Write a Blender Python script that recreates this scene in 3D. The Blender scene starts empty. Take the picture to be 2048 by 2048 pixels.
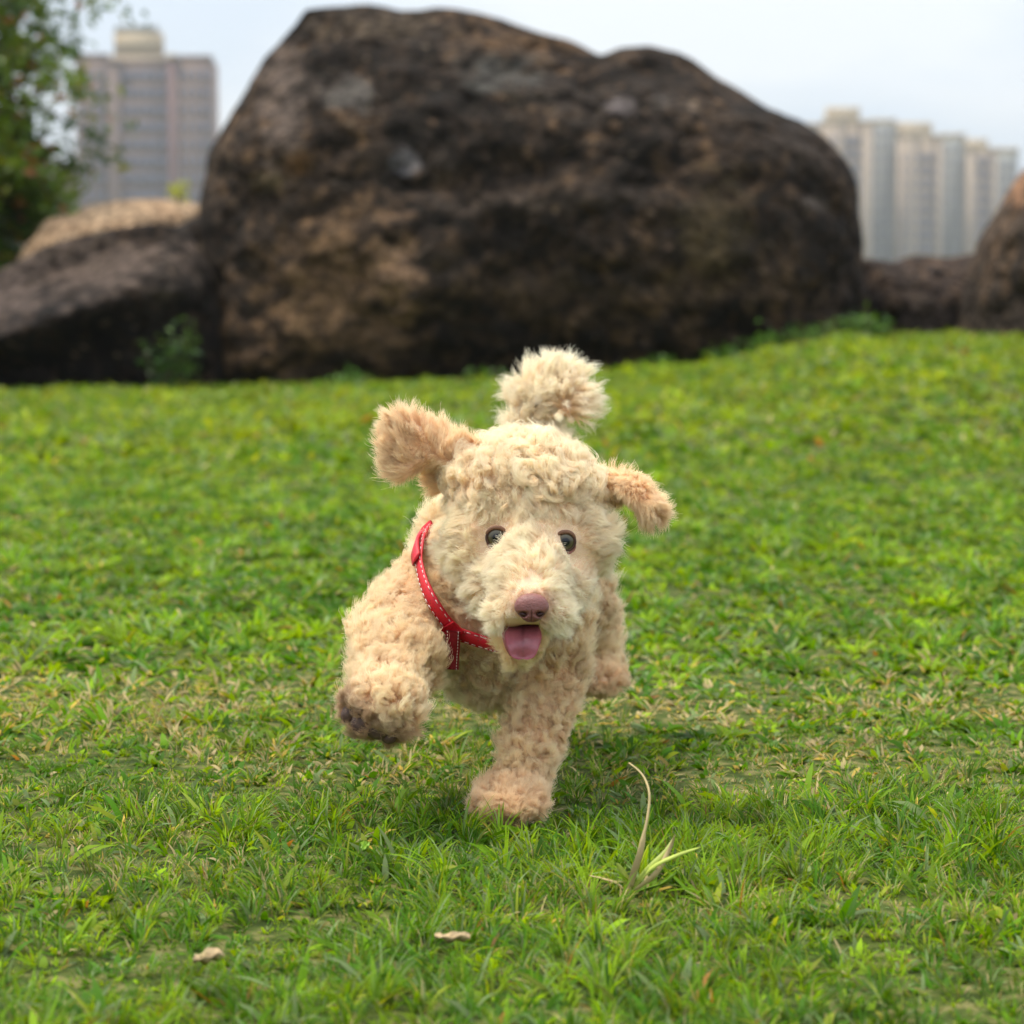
import bpy, bmesh, math, random
import numpy as np
from mathutils import Vector, Matrix, kdtree
from mathutils.bvhtree import BVHTree

SC = bpy.context.scene
COL = SC.collection
rng = np.random.default_rng(7)
random.seed(7)

# ------------------------------------------------------------------ camera
F = 2048 * 85.0 / 36.0          # focal length in photo pixels (2048 wide)
PITCH = math.atan(424.0 / F)
H = 0.435
cam = bpy.data.cameras.new('camera'); cam.lens = 85; cam.sensor_width = 36
cam.clip_start = 0.05; cam.clip_end = 6000
cam.dof.use_dof = True; cam.dof.focus_distance = 1.985; cam.dof.aperture_fstop = 8.2
co = bpy.data.objects.new('camera', cam); COL.objects.link(co)
co.location = (0, 0, H); co.rotation_euler = (math.pi / 2 - PITCH, 0, 0)
SC.camera = co

def P(px, py, Y):
    a = (px - 1024) / F; b = (1024 - py) / F
    d = (a, math.cos(PITCH) + b * math.sin(PITCH), -math.sin(PITCH) + b * math.cos(PITCH))
    t = Y / d[1]
    return np.array((d[0] * t, Y, H + d[2] * t))

# ------------------------------------------------------------------ world, sun, exposure
SUNDIR = Vector((-0.36, 0.14, 0.95)).normalized()
el = math.asin(SUNDIR.z); az = math.atan2(SUNDIR.x, SUNDIR.y)
W = bpy.data.worlds.new('World'); SC.world = W; W.use_nodes = True
nt = W.node_tree; N = nt.nodes; L = nt.links
for n in list(N): N.remove(n)
out = N.new('ShaderNodeOutputWorld')
sky = N.new('ShaderNodeTexSky'); sky.sky_type = 'NISHITA'; sky.sun_disc = False
sky.sun_elevation = el; sky.sun_rotation = az; sky.dust_density = 3.0
b1 = N.new('ShaderNodeBackground'); b1.inputs['Strength'].default_value = 0.10
L.new(sky.outputs[0], b1.inputs['Color'])
tc = N.new('ShaderNodeTexCoord')
sep = N.new('ShaderNodeSeparateXYZ'); L.new(tc.outputs['Generated'], sep.inputs[0])
mx = N.new('ShaderNodeMath'); mx.operation = 'MAXIMUM'; mx.inputs[1].default_value = 0.0
L.new(sep.outputs['Z'], mx.inputs[0])
lum = N.new('ShaderNodeMapRange'); lum.inputs['From Min'].default_value = 0.0; lum.inputs['From Max'].default_value = 1.0
lum.inputs['To Min'].default_value = 0.50; lum.inputs['To Max'].default_value = 1.75   # an overcast sky brightens to the zenith
L.new(mx.outputs[0], lum.inputs['Value'])
mp = N.new('ShaderNodeMapping'); mp.inputs['Scale'].default_value = (2.6, 2.6, 9.0)
L.new(tc.outputs['Generated'], mp.inputs[0])
nz = N.new('ShaderNodeTexNoise'); nz.inputs['Scale'].default_value = 1.7; nz.inputs['Detail'].default_value = 4
nz.inputs['Roughness'].default_value = 0.45
L.new(mp.outputs[0], nz.inputs['Vector'])
cr = N.new('ShaderNodeValToRGB')
cr.color_ramp.elements[0].position = 0.43; cr.color_ramp.elements[0].color = (0.74, 0.84, 0.97, 1)
cr.color_ramp.elements[1].position = 0.57; cr.color_ramp.elements[1].color = (0.96, 1.0, 1.05, 1)
L.new(nz.outputs['Fac'], cr.inputs[0])
b2 = N.new('ShaderNodeBackground')
L.new(cr.outputs[0], b2.inputs['Color']); L.new(lum.outputs[0], b2.inputs['Strength'])
ms = N.new('ShaderNodeMixShader'); ms.inputs[0].default_value = 0.85
L.new(b1.outputs[0], ms.inputs[1]); L.new(b2.outputs[0], ms.inputs[2]); L.new(ms.outputs[0], out.inputs['Surface'])

sun = bpy.data.lights.new('sun', 'SUN'); sun.energy = 2.6; sun.angle = math.radians(9); sun.color = (1.0, 0.91, 0.76)
so = bpy.data.objects.new('sun', sun); COL.objects.link(so)
so.rotation_euler = SUNDIR.to_track_quat('Z', 'Y').to_euler()
SC.view_settings.view_transform = 'Standard'; SC.view_settings.look = 'None'
SC.view_settings.exposure = 0.66; SC.view_settings.gamma = 1.0; SC.view_settings.use_curve_mapping = False
try:
    SC.cycles.max_bounces = 8; SC.cycles.diffuse_bounces = 5; SC.cycles.glossy_bounces = 3
    SC.cycles.transmission_bounces = 4; SC.cycles.transparent_max_bounces = 8; SC.cycles.volume_bounces = 1
    SC.cycles.caustics_reflective = False; SC.cycles.caustics_refractive = False
    SC.cycles_curves.shape = 'RIBBONS'; SC.cycles_curves.subdivisions = 2
    SC.cycles.use_denoising = True
except Exception as e:
    print('cycles settings', e)

# ------------------------------------------------------------------ helpers
def tag(o, label=None, cat=None, group=None, kind=None):
    if label: o['label'] = label
    if cat: o['category'] = cat
    if group: o['group'] = group
    if kind: o['kind'] = kind
    return o

def empty(name, loc=(0, 0, 0)):
    o = bpy.data.objects.new(name, None); COL.objects.link(o); o.location = loc; o.empty_display_size = 0.05
    return o

def link(name, data, mat=None, parent=None, smooth=False):
    if mat is not None: data.materials.append(mat)
    o = bpy.data.objects.new(name, data); COL.objects.link(o)
    if parent is not None:
        o.parent = parent
        o.matrix_parent_inverse = Matrix.Translation(-Vector(parent.location))
    if smooth:
        data.polygons.foreach_set('use_smooth', np.ones(len(data.polygons), dtype=bool))
    return o

def np_mesh(name, V, faces, colors=None):
    """V (n,3); faces = list of (m,k) int arrays"""
    me = bpy.data.meshes.new(name)
    V = np.asarray(V, dtype=np.float32)
    me.vertices.add(len(V)); me.vertices.foreach_set('co', V.ravel())
    idx = np.concatenate([f.ravel() for f in faces]).astype(np.int32)
    tot = np.concatenate([np.full(len(f), f.shape[1]) for f in faces]).astype(np.int32)
    st = np.concatenate([[0], np.cumsum(tot)[:-1]]).astype(np.int32)
    me.loops.add(len(idx)); me.loops.foreach_set('vertex_index', idx)
    me.polygons.add(len(tot)); me.polygons.foreach_set('loop_start', st)
    try: me.polygons.foreach_set('loop_total', tot)
    except Exception: pass
    me.update(calc_edges=True)
    if colors is not None:
        a = me.attributes.new('col', 'FLOAT_COLOR', 'POINT')
        c = np.ones((len(V), 4), dtype=np.float32); c[:, :3] = colors
        a.data.foreach_set('color', c.ravel())
    return me

def _h(ix, iy, iz, seed):
    n = (ix * 374761393 + iy * 668265263 + iz * 2147483647 + seed * 1274126177) & 0xffffffff
    n = ((n ^ (n >> 13)) * 1274126177) & 0xffffffff
    n = n ^ (n >> 16)
    return (n & 0xffffff) / float(0xffffff)

def vnoise(p, scale=1.0, octaves=3, seed=0, rough=0.5):
    p = np.asarray(p, dtype=np.float64)
    if p.shape[1] == 2: p = np.c_[p, np.zeros(len(p))]
    tot = np.zeros(len(p)); amp = 1.0; s = 0.0; q = p * scale + 100.37
    for o in range(octaves):
        i = np.floor(q).astype(np.int64); f = q - i; f = f * f * (3 - 2 * f)
        r = 0
        for dx in (0, 1):
            for dy in (0, 1):
                for dz in (0, 1):
                    w = (f[:, 0] if dx else 1 - f[:, 0]) * (f[:, 1] if dy else 1 - f[:, 1]) * (f[:, 2] if dz else 1 - f[:, 2])
                    r = r + w * _h(i[:, 0] + dx, i[:, 1] + dy, i[:, 2] + dz, seed + o * 17)
        tot += amp * r; s += amp; amp *= rough; q = q * 2.03 + 11.1
    return tot / s

def sstep(a, b, x):
    t = np.clip((x - a) / (b - a), 0, 1); return t * t * (3 - 2 * t)

def mixc(a, b, t):
    t = np.asarray(t)[:, None]; return np.asarray(a) * (1 - t) + np.asarray(b) * t

def mat(name, color=(.5, .5, .5), rough=.6, spec=.5, attr=None, bump=None, noise=None, coat=0, sss=0):
    m = bpy.data.materials.new(name); m.use_nodes = True
    nt = m.node_tree; b = nt.nodes['Principled BSDF']
    b.inputs['Base Color'].default_value = (*color, 1); b.inputs['Roughness'].default_value = rough
    b.inputs['Specular IOR Level'].default_value = spec
    b.inputs['Coat Weight'].default_value = coat
    if sss: b.inputs['Subsurface Weight'].default_value = sss; b.inputs['Subsurface Scale'].default_value = .004
    tc = nt.nodes.new('ShaderNodeTexCoord')
    src = None
    if attr:
        a = nt.nodes.new('ShaderNodeAttribute'); a.attribute_name = attr; src = a.outputs['Color']
    if noise:   # (scale, amount)
        n = nt.nodes.new('ShaderNodeTexNoise'); n.inputs['Scale'].default_value = noise[0]; n.inputs['Detail'].default_value = 5
        nt.links.new(tc.outputs['Object'], n.inputs['Vector'])
        r = nt.nodes.new('ShaderNodeMapRange'); r.inputs['From Min'].default_value = .3; r.inputs['From Max'].default_value = .7
        r.inputs['To Min'].default_value = 1 - noise[1]; r.inputs['To Max'].default_value = 1 + noise[1]
        nt.links.new(n.outputs['Fac'], r.inputs['Value'])
        mul = nt.nodes.new('ShaderNodeVectorMath'); mul.operation = 'SCALE'
        if src: nt.links.new(src, mul.inputs[0])
        else: mul.inputs[0].default_value = color
        nt.links.new(r.outputs[0], mul.inputs['Scale']); src = mul.outputs[0]
    if src: nt.links.new(src, b.inputs['Base Color'])
    if bump:    # (scale, strength, distance)
        n = nt.nodes.new('ShaderNodeTexNoise'); n.inputs['Scale'].default_value = bump[0]; n.inputs['Detail'].default_value = 6
        nt.links.new(tc.outputs['Object'], n.inputs['Vector'])
        bb = nt.nodes.new('ShaderNodeBump'); bb.inputs['Strength'].default_value = bump[1]; bb.inputs['Distance'].default_value = bump[2]
        nt.links.new(n.outputs['Fac'], bb.inputs['Height']); nt.links.new(bb.outputs[0], b.inputs['Normal'])
    return m

def leafmat(name, rough=.45, trans=.35, spec=.4, gain=1.0):
    m = bpy.data.materials.new(name); m.use_nodes = True
    nt = m.node_tree; b = nt.nodes['Principled BSDF']; o = nt.nodes['Material Output']
    a = nt.nodes.new('ShaderNodeAttribute'); a.attribute_name = 'col'
    t = nt.nodes.new('ShaderNodeBsdfTranslucent'); mx = nt.nodes.new('ShaderNodeMixShader'); mx.inputs[0].default_value = trans
    nt.links.new(a.outputs['Color'], b.inputs['Base Color']); tw_ = nt.nodes.new('ShaderNodeVectorMath'); tw_.operation = 'MULTIPLY'; tw_.inputs[1].default_value = (1.45, 1.25, .5)
    nt.links.new(a.outputs['Color'], tw_.inputs[0]); nt.links.new(tw_.outputs[0], t.inputs['Color'])
    b.inputs['Roughness'].default_value = rough; b.inputs['Specular IOR Level'].default_value = spec
    nt.links.new(b.outputs[0], mx.inputs[1]); nt.links.new(t.outputs[0], mx.inputs[2]); nt.links.new(mx.outputs[0], o.inputs['Surface'])
    return m

# ------------------------------------------------------------------ ground
_bx = np.array([-400, 0, 480, 700, 1100, 1400, 1600, 1690, 1760, 2048, 2500])
_by = np.array([780, 780, 778, 768, 757, 731, 693, 668, 680, 680, 698])
_wx = (_bx - 1024) / F * 12.5
_wz = np.array([P(a, b, 12.5)[2] for a, b in zip(_bx, _by)])
def ground_z(x, y):
    x = np.asarray(x, float); y = np.asarray(y, float)
    xe = x * 12.5 / np.maximum(np.minimum(y, 14.0), 6.0)
    r = np.interp(xe, _wx, _wz) * sstep(4.5, 12.0, y) * (1 - sstep(18, 60, y)) 
    p = np.c_[x.ravel(), y.ravel()]
    n = ((vnoise(p, 1.3, 2, 3) - .5) * .03 + (vnoise(p, 6.0, 2, 5) - .5) * .014).reshape(x.shape)
    fade = 1 - sstep(14, 30, y)
    flat = np.exp(-(((x - 0) / .5) ** 2 + ((y - 2.0) / .5) ** 2))
    return r + n * fade * (1 - .7 * flat)

ys = np.concatenate([np.linspace(-6, .6, 20), np.linspace(.7, 4, 90), np.linspace(4.08, 16, 110), np.geomspace(16.5, 1100, 40)])
xs = np.concatenate([-np.geomspace(3, 800, 36)[::-1], np.linspace(-2.9, 2.9, 130), np.geomspace(3, 800, 36)])
XX, YY = np.meshgrid(xs, ys); ZZ = ground_z(XX, YY)
nx, ny = len(xs), len(ys)
ii = (np.arange(ny - 1)[:, None] * nx + np.arange(nx - 1)[None]).ravel()
GV = np.c_[XX.ravel(), YY.ravel(), ZZ.ravel()]
gm = bpy.data.materials.new('soil_and_thatch'); gm.use_nodes = True
gnt = gm.node_tree; gb = gnt.nodes['Principled BSDF']; gb.inputs['Roughness'].default_value = .95; gb.inputs['Specular IOR Level'].default_value = .1
gtc = gnt.nodes.new('ShaderNodeTexCoord'); gn = gnt.nodes.new('ShaderNodeTexNoise'); gn.inputs['Scale'].default_value = 45; gn.inputs['Detail'].default_value = 8
gnt.links.new(gtc.outputs['Object'], gn.inputs['Vector'])
gr = gnt.nodes.new('ShaderNodeValToRGB'); e = gr.color_ramp.elements
e[0].position = .35; e[0].color = (.025, .040, .007, 1); e[1].position = .62; e[1].color = (.14, .13, .045, 1)
k = e.new(.5); k.color = (.055, .075, .014, 1)
gnt.links.new(gn.outputs['Fac'], gr.inputs[0]); gnt.links.new(gr.outputs[0], gb.inputs['Base Color'])
gbu = gnt.nodes.new('ShaderNodeBump'); gbu.inputs['Distance'].default_value = .01; gnt.links.new(gn.outputs['Fac'], gbu.inputs['Height']); gnt.links.new(gbu.outputs[0], gb.inputs['Normal'])
go = link('ground', np_mesh('ground', GV, [np.c_[ii, ii + 1, ii + nx + 1, ii + nx]]), gm, smooth=True)
tag(go, 'short turf ground of soil and thatch rising gently to the boulders', kind='structure')

# ------------------------------------------------------------------ buildings far behind
def boxes(name, bl, m, parent, kind=None):
    V = []; Fc = []
    for (x0, x1, y0, y1, z0, z1) in bl:
        o = len(V)
        V += [(x0, y0, z0), (x1, y0, z0), (x1, y1, z0), (x0, y1, z0), (x0, y0, z1), (x1, y0, z1), (x1, y1, z1), (x0, y1, z1)]
        Fc += [[o, o + 3, o + 2, o + 1], [o + 4, o + 5, o + 6, o + 7], [o, o + 1, o + 5, o + 4], [o + 1, o + 2, o + 6, o + 5], [o + 2, o + 3, o + 7, o + 6], [o + 3, o, o + 4, o + 7]]
    ob = link(name, np_mesh(name, np.array(V), [np.array(Fc)]), m, parent)
    if kind: ob['kind'] = kind
    return ob

M_mauve = mat('mauve_tile_cladding', (.155, .105, .088), .8, .3, noise=(.12, .12))
M_red = mat('dull_red_tile', (.16, .09, .085), .8, .3, noise=(.2, .1))
M_cream = mat('cream_render', (.40, .31, .20), .8, .3, noise=(.15, .08))
M_beige = mat('beige_tile', (.30, .23, .17), .8, .3, noise=(.2, .08))
M_grey = mat('pale_grey_tile', (.22, .22, .20), .8, .3, noise=(.2, .08))
M_glass = mat('blue_grey_window_glass', (.12, .12, .165), .35, .4)
M_pale = mat('light_window_surround', (.24, .19, .17), .8, .3)

def wx(px, Y): return (px - 1024) / F * Y / (math.cos(PITCH) + .14 * math.sin(PITCH))
def wz(py, Y): return P(1024, py, Y)[2]

def tower(name, Y, depth, cols, label, group, pent):
    """cols: list of (px0, px1, pytop, material, yoffset, window columns [(px0,px1)], floors per, glass)"""
    t = empty(name, (wx((cols[0][0] + cols[-1][1]) / 2, Y), Y, 0)); tag(t, label, 'building', group)
    win = []; sills = []
    for (a, b, top, m, off, wins) in cols:
        z1 = wz(top, Y)
        boxes('wall', [(wx(a, Y) , wx(b, Y), Y + off, Y + depth, -8, z1)], m, t)
        boxes('parapet', [(wx(a, Y) - .1, wx(b, Y) + .1, Y + off - .3, Y + off + .5, z1, z1 + .9)], M_cream if m is not M_mauve else M_mauve, t)
        for (c, d) in wins:
            z = 3.0
            while z < z1 - 2.6:
                win.append((wx(c, Y), wx(d, Y), Y + off - .12, Y + off + .3, z, z + 1.7))
                sills.append((wx(c, Y) - .15, wx(d, Y) + .15, Y + off - .45, Y + off - .02, z - .28, z - .08))
                z += 3.0
    if win:
        boxes('windows', win, M_glass, t, 'stuff'); boxes('window_sills', sills, M_pale, t, 'stuff')
    for (a, b, top, base, m) in pent:
        boxes('rooftop_plant_room', [(wx(a, Y), wx(b, Y), Y + 3, Y + depth - 3, wz(base, Y), wz(top, Y))], m, t)
    return t

G = 'far apartment towers behind the boulders'
tower('apartment_tower', 430, 9, [
    (60, 150, 330, M_mauve, 6, [(70, 84), (92, 104), (114, 128), (134, 146)]),
    (150, 218, 116, M_mauve, 1.5, [(156, 164), (170, 178), (186, 194), (200, 210)]),
    (218, 240, 128, M_mauve, 0, []),
    (240, 338, 128, M_mauve, 1.2, [(242, 255), (257, 270), (272, 286), (288, 302), (304, 318), (321, 336)]),
    (338, 352, 118, M_red, 0, []),
    (352, 426, 120, M_mauve, .8, [(358, 366), (372, 381), (388, 398), (404, 411), (414, 422)]),
], 'mauve apartment tower with a cream plant room, left of the big boulder', G,
    [(216, 338, 108, 128, M_cream), (226, 322, 62, 108, M_cream), (228, 312, 48, 62, M_grey)])
G2 = 'pale apartment towers on the right'
tower('apartment_tower', 560, 11, [
    (1590, 1640, 252, M_grey, 3, [(1600, 1608), (1616, 1624)]),
    (1640, 1688, 247, M_beige, 0, [(1648, 1654), (1664, 1672)]),
    (1688, 1724, 247, M_beige, 1.5, [(1690, 1706), (1708, 1722)]),
    (1724, 1746, 247, M_beige, 0, []),
], 'beige tower beside the boulder, tallest of the pale right-hand towers', G2, [(1657, 1722, 212, 247, M_cream)])
tower('apartment_tower', 575, 11, [
    (1746, 1796, 243, M_grey, 4, [(1750, 1757), (1764, 1771), (1778, 1785)]),
    (1796, 1836, 276, M_beige, 0, [(1804, 1809), (1818, 1824)]),
    (1836, 1874, 276, M_beige, 1.5, [(1838, 1854), (1857, 1872)]),
    (1874, 1886, 276, M_beige, 0, []),
], 'pale tower with a flat cream roof block, between two stepped towers', G2, [(1800, 1868, 243, 276, M_cream)])
tower('apartment_tower', 590, 11, [
    (1886, 1936, 272, M_grey, 4, [(1891, 1897), (1904, 1910), (1918, 1924)]),
    (1936, 1952, 302, M_beige, 0, []),
    (1952, 1986, 302, M_beige, 1.5, [(1954, 1968), (1970, 1984)]),
    (1986, 1994, 302, M_beige, 0, []),
], 'pale tower with a small roof block, third from the boulder', G2, [(1934, 1980, 276, 302, M_cream)])
tower('apartment_tower', 605, 11, [
    (1994, 2040, 302, M_grey, 2, [(2000, 2008), (2014, 2022), (2028, 2035)]),
], 'narrow grey tower end, lowest and rightmost of the pale towers', G2, [])

# ------------------------------------------------------------------ boulders
M_rock = mat('weathered_granite', attr='col', rough=.92, spec=.15, noise=(24, .6), bump=(20, 1.0, .12))

def closed_spline(pts, K):
    p = np.array(pts, float); n = len(p)
    seg = np.linalg.norm(np.roll(p, -1, 0) - p, axis=1); t = np.r_[0, np.cumsum(seg)]; T = t[-1]
    u = np.linspace(0, T, K, endpoint=False); out = np.zeros((K, 2))
    k = np.clip(np.searchsorted(t, u, side='right') - 1, 0, n - 1); f = ((u - t[k]) / seg[k])[:, None]
    p0, p1, p2, p3 = p[(k - 1) % n], p[k], p[(k + 1) % n], p[(k + 2) % n]
    cr_ = .5 * ((2 * p1) + (-p0 + p2) * f + (2 * p0 - 5 * p1 + 4 * p2 - p3) * f ** 2 + (-p0 + 3 * p1 - 3 * p2 + p3) * f ** 3)
    return .5 * cr_ + .5 * (p1 * (1 - f) + p2 * f)

def boulder(name, outline, Y, D, label, colfn, center=None, p=2.6, K=260, R=70, disp=.05, shape=None, seed=1, back=1.0):
    o2 = closed_spline(outline, K)
    W3 = np.array([P(a, b, Y) for a, b in o2])[:, [0, 2]]
    c = np.array(P(*(center or (np.mean(o2[:, 0]), np.mean(o2[:, 1]))), Y))[[0, 2]]
    Vs = []
    s_list = np.sin(np.linspace(0, np.pi / 2, R + 1))
    for side in (-1, 1):
        for r in range(R + 1) if side == -1 else range(R - 1, -1, -1):
            s = s_list[r]
            xz = c + (W3 - c) * s
            d = D * (1 - s ** p) ** (1 / p) * (1 if side == -1 else back)
            Vs.append(np.c_[xz[:, 0], np.full(K, Y + side * d), xz[:, 1]])
    V = np.concatenate(Vs); nr = 2 * R + 1
    a = (np.arange(nr - 1)[:, None] * K + np.arange(K)[None]); b = (np.arange(nr - 1)[:, None] * K + (np.arange(K)[None] + 1) % K)
    Q = np.c_[a.ravel(), (a + K).ravel(), (b + K).ravel(), b.ravel()]
    n = V - np.array([c[0], Y, c[1]]); n[:, 1] *= 1.5; n /= np.linalg.norm(n, axis=1)[:, None] + 1e-9
    if shape is not None: V = shape(V)
    front = V.copy()
    disp = disp * .8; d = (vnoise(V, 1.3, 3, seed) - .5) * 3.2 * disp + (vnoise(V, 6, 4, seed + 5) - .5) * 1.3 * disp
    ridg = 1 - np.abs(vnoise(V, 2.2, 3, seed + 9) * 2 - 1); d -= (ridg ** 2) * disp * .9; d += (np.abs(vnoise(V, 3.7, 2, seed + 13) * 2 - 1) ** .7 - .5) * disp * 1.2
    nn = n.copy(); edge = np.abs(V[:, 1] - Y) / D
    # the outline itself stays crisp; faces get the relief
    V = V + nn * (d * (0.25 + .75 * sstep(0, .5, edge)))[:, None] + np.array([0, -1, 0]) * (d * .4)[:, None]
    colors = colfn(V)
    ob = link(name, np_mesh(name, V, [Q], colors), M_rock, smooth=True)
    tag(ob, label, 'boulder')
    return ob

def pxof(V):
    """photo pixel position of a point seen from the place the photo was taken (for laying out lichen, stains and painted-in light tones on the stone)"""
    y = V[:, 1] * math.cos(PITCH) - (V[:, 2] - H) * math.sin(PITCH)
    u = V[:, 1] * math.sin(PITCH) + (V[:, 2] - H) * math.cos(PITCH)
    return 1024 + F * V[:, 0] / y, 1024 - F * u / y

def rockcol(seed, dark=(.010, .0072, .005), mid=(.040, .026, .017), tan=(.165, .095, .046), grey=(.066, .050, .039), amt=.5, patches=()):
    def fn(V):
        q = V * np.array([1.15, 1, .6])
        n1 = vnoise(q, 2.2, 4, seed); n2 = vnoise(q, 11, 4, seed + 3, .7); n3 = vnoise(q, 22, 3, seed + 7, .7)
        c = mixc(dark, mid, sstep(.40, .62, n1 * .35 + n2 * .4 + n3 * .25))
        c = mixc(c, tan, sstep(.56, .70, n3 * .55 + n2 * .45 + (n1 - .5) * .4) * amt)
        st = vnoise(V * np.array([12, 12, 2.6]), 1.0, 4, seed + 41, .6); c = mixc(c, tan, sstep(.54, .68, st) * sstep(1.3, .6, V[:, 2]) * amt * .6)
        gr = vnoise(V, 48, 2, seed + 51, .8); c = c * (.25 + 1.6 * gr)[:, None]
        c = mixc(c, grey, sstep(.58, .72, vnoise(V, 3.1, 4, seed + 11)) * .45)
        sp = vnoise(V, 30, 2, seed + 21, .5); c = mixc(c, (.20, .15, .10), sstep(.78, .86, sp) * .8)
        px, py = pxof(V); up = V[:, 1] < 20
        w = (vnoise(V, 12, 3, seed + 31) - .5)
        for (cx, cy, rx, ry, colr, a) in patches:
            dd = np.sqrt(((px - cx) / rx) ** 2 + ((py - cy) / ry) ** 2) + w * 2.6
            c = mixc(c, colr, (1 - sstep(.35, 1.35, dd)) * a * (.55 + .45 * sstep(.4, .6, n2)))
        return c
    return fn

# the big boulder
big = [(378, 800), (384, 640), (388, 520), (398, 400), (424, 290), (466, 212), (522, 118), (578, 52), (606, 14), (680, 9), (752, 8), (800, 20),
       (868, 16), (930, 24), (1000, 38), (1080, 62), (1150, 85), (1200, 108), (1245, 96), (1300, 92), (1360, 108), (1420, 142), (1480, 180),
       (1540, 215), (1600, 240), (1650, 272), (1690, 320), (1712, 372), (1722, 440), (1730, 540), (1738, 650), (1740, 760), (1500, 830), (1000, 850), (600, 840)]
def bigshape(V):
    V = V.copy(); px, py = pxof(V); f = V[:, 1] < 13.4
    # upper left shoulder leans back; a ledge runs across the middle; below it the face drops sheer
    lean = sstep(640, 400, px + (py - 120) * .55) * .35
    top = sstep(250, 20, py) * .50
    ledge = sstep(350, 430, py + (px - 1000) * .06 + 30 * np.sin(px / 140)) * -.07
    bul = -.16 * np.exp(-(((px - 830) / 170) ** 2 + ((py - 560) / 160) ** 2)) - .12 * np.exp(-(((px - 1400) / 190) ** 2 + ((py - 470) / 150) ** 2))
    crk = .10 * np.exp(-((px - 1160 - (py - 100) * .35) / 22) ** 2) * sstep(420, 120, py)
    w = np.clip((13.5 - V[:, 1]) / .95, 0, 1)          # the relief dies out towards the rim
    V[:, 1] = np.where(f, 13.5 - (13.5 - V[:, 1]) * (1 - np.clip((lean + top + crk) / .95, 0, .85)) + (ledge + bul) * w, V[:, 1])
    return V
boulder('boulder', big, 13.5, .95, 'huge dark brown boulder filling the background behind the dog',
        rockcol(3, amt=.55, patches=[(705, 188, 42, 26, (.17, .15, .13), .9), (806, 322, 24, 32, (.17, .155, .155), .9),
                (590, 325, 30, 26, (.17, .085, .03), .9), (545, 365, 40, 20, (.09, .07, .03), .6), (795, 560, 52, 100, (.36, .215, .125), 1.0), (670, 580, 150, 140, (.19, .112, .056), .85), (1430, 580, 160, 60, (.10, .062, .034), .6), (1050, 600, 130, 80, (.09, .055, .028), .6),
                (740, 690, 60, 60, (.09, .055, .03), .6), (1430, 470, 70, 110, (.085, .06, .026), .7), (1060, 85, 130, 26, (.14, .08, .04), .7), (760, 52, 130, 28, (.13, .095, .065), .7),
                (560, 200, 50, 120, (.14, .105, .085), .8), (1235, 212, 26, 16, (.15, .125, .12), .9), (1320, 204, 18, 12, (.16, .13, .11), .9),  # tall grey patch paints the sky-lit shoulder lighter
                (1385, 210, 14, 10, (.18, .13, .09), .9), (1010, 150, 70, 45, (.075, .072, .063), .8), (1100, 400, 260, 26, (.065, .048, .037), .7),
                (1640, 412, 34, 12, (.14, .11, .09), .8), (1600, 300, 70, 40, (.075, .055, .043), .6)]),
        center=(1060, 430), K=520, R=120, shape=bigshape, seed=4, disp=.06)

left_o = [(-420, 820), (-430, 600), (-200, 590), (0, 540), (90, 492), (200, 462), (280, 448), (330, 446), (380, 470), (430, 560), (450, 800), (0, 850)]
def leftshape(V):
    V = V.copy(); px, py = pxof(V); edge = np.interp(px, [-430, 0, 330, 450], [700, 655, 540, 560])
    w = np.clip((13.0 - V[:, 1]) / .75, 0, 1)
    V[:, 1] += np.where(V[:, 1] < 13.0, w * (sstep(30, -100, py - edge) * .62 + sstep(10, 120, py - edge) * .22), 0)
    return V
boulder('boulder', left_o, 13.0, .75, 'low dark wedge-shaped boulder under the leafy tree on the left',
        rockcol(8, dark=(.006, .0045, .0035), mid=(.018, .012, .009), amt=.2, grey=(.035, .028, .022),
                patches=[(150, 530, 280, 55, (.13, .093, .072), .95), (0, 590, 150, 50, (.11, .08, .065), .95)]), center=(10, 660), K=300, R=70, shape=leftshape, seed=12)  # pale patches paint the lit top plane into the stone colour
boulder('boulder', [(316, 474), (322, 454), (352, 448), (392, 430), (430, 430), (470, 600), (460, 800), (340, 800), (330, 600)], 13.6, .32,
        'small black rock wedged against the left foot of the big boulder', rockcol(18, dark=(.005, .004, .003), mid=(.016, .011, .008), amt=.15), K=160, R=40, seed=22, disp=.04)
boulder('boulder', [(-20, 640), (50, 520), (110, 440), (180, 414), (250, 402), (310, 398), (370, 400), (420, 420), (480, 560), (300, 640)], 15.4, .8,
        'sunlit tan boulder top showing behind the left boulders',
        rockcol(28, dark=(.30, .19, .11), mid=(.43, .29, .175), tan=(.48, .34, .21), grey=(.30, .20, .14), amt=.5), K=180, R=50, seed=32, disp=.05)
boulder('boulder', [(1690, 760), (1695, 560), (1720, 516), (1780, 520), (1840, 507), (1900, 512), (1960, 506), (2010, 560), (2030, 760)], 14.0, .6,
        'low brown boulder between the big boulder and the peaked one', rockcol(38, dark=(.022, .016, .013), mid=(.062, .043, .034), amt=.35), K=200, R=50, seed=42, disp=.06)
boulder('boulder', [(1915, 760), (1922, 640), (1932, 545), (1950, 508), (1978, 455), (2002, 415), (2022, 372), (2050, 335), (2075, 322), (2170, 300), (2300, 360), (2380, 560), (2380, 780), (2100, 800)],
        13.3, .8, 'peaked brown boulder at the right edge with an orange top',
        rockcol(48, dark=(.024, .018, .013), mid=(.075, .053, .039), amt=.6, patches=[(2045, 365, 50, 45, (.34, .18, .10), .95)]), center=(2130, 560), K=240, R=60, seed=52, disp=.06)

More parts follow.
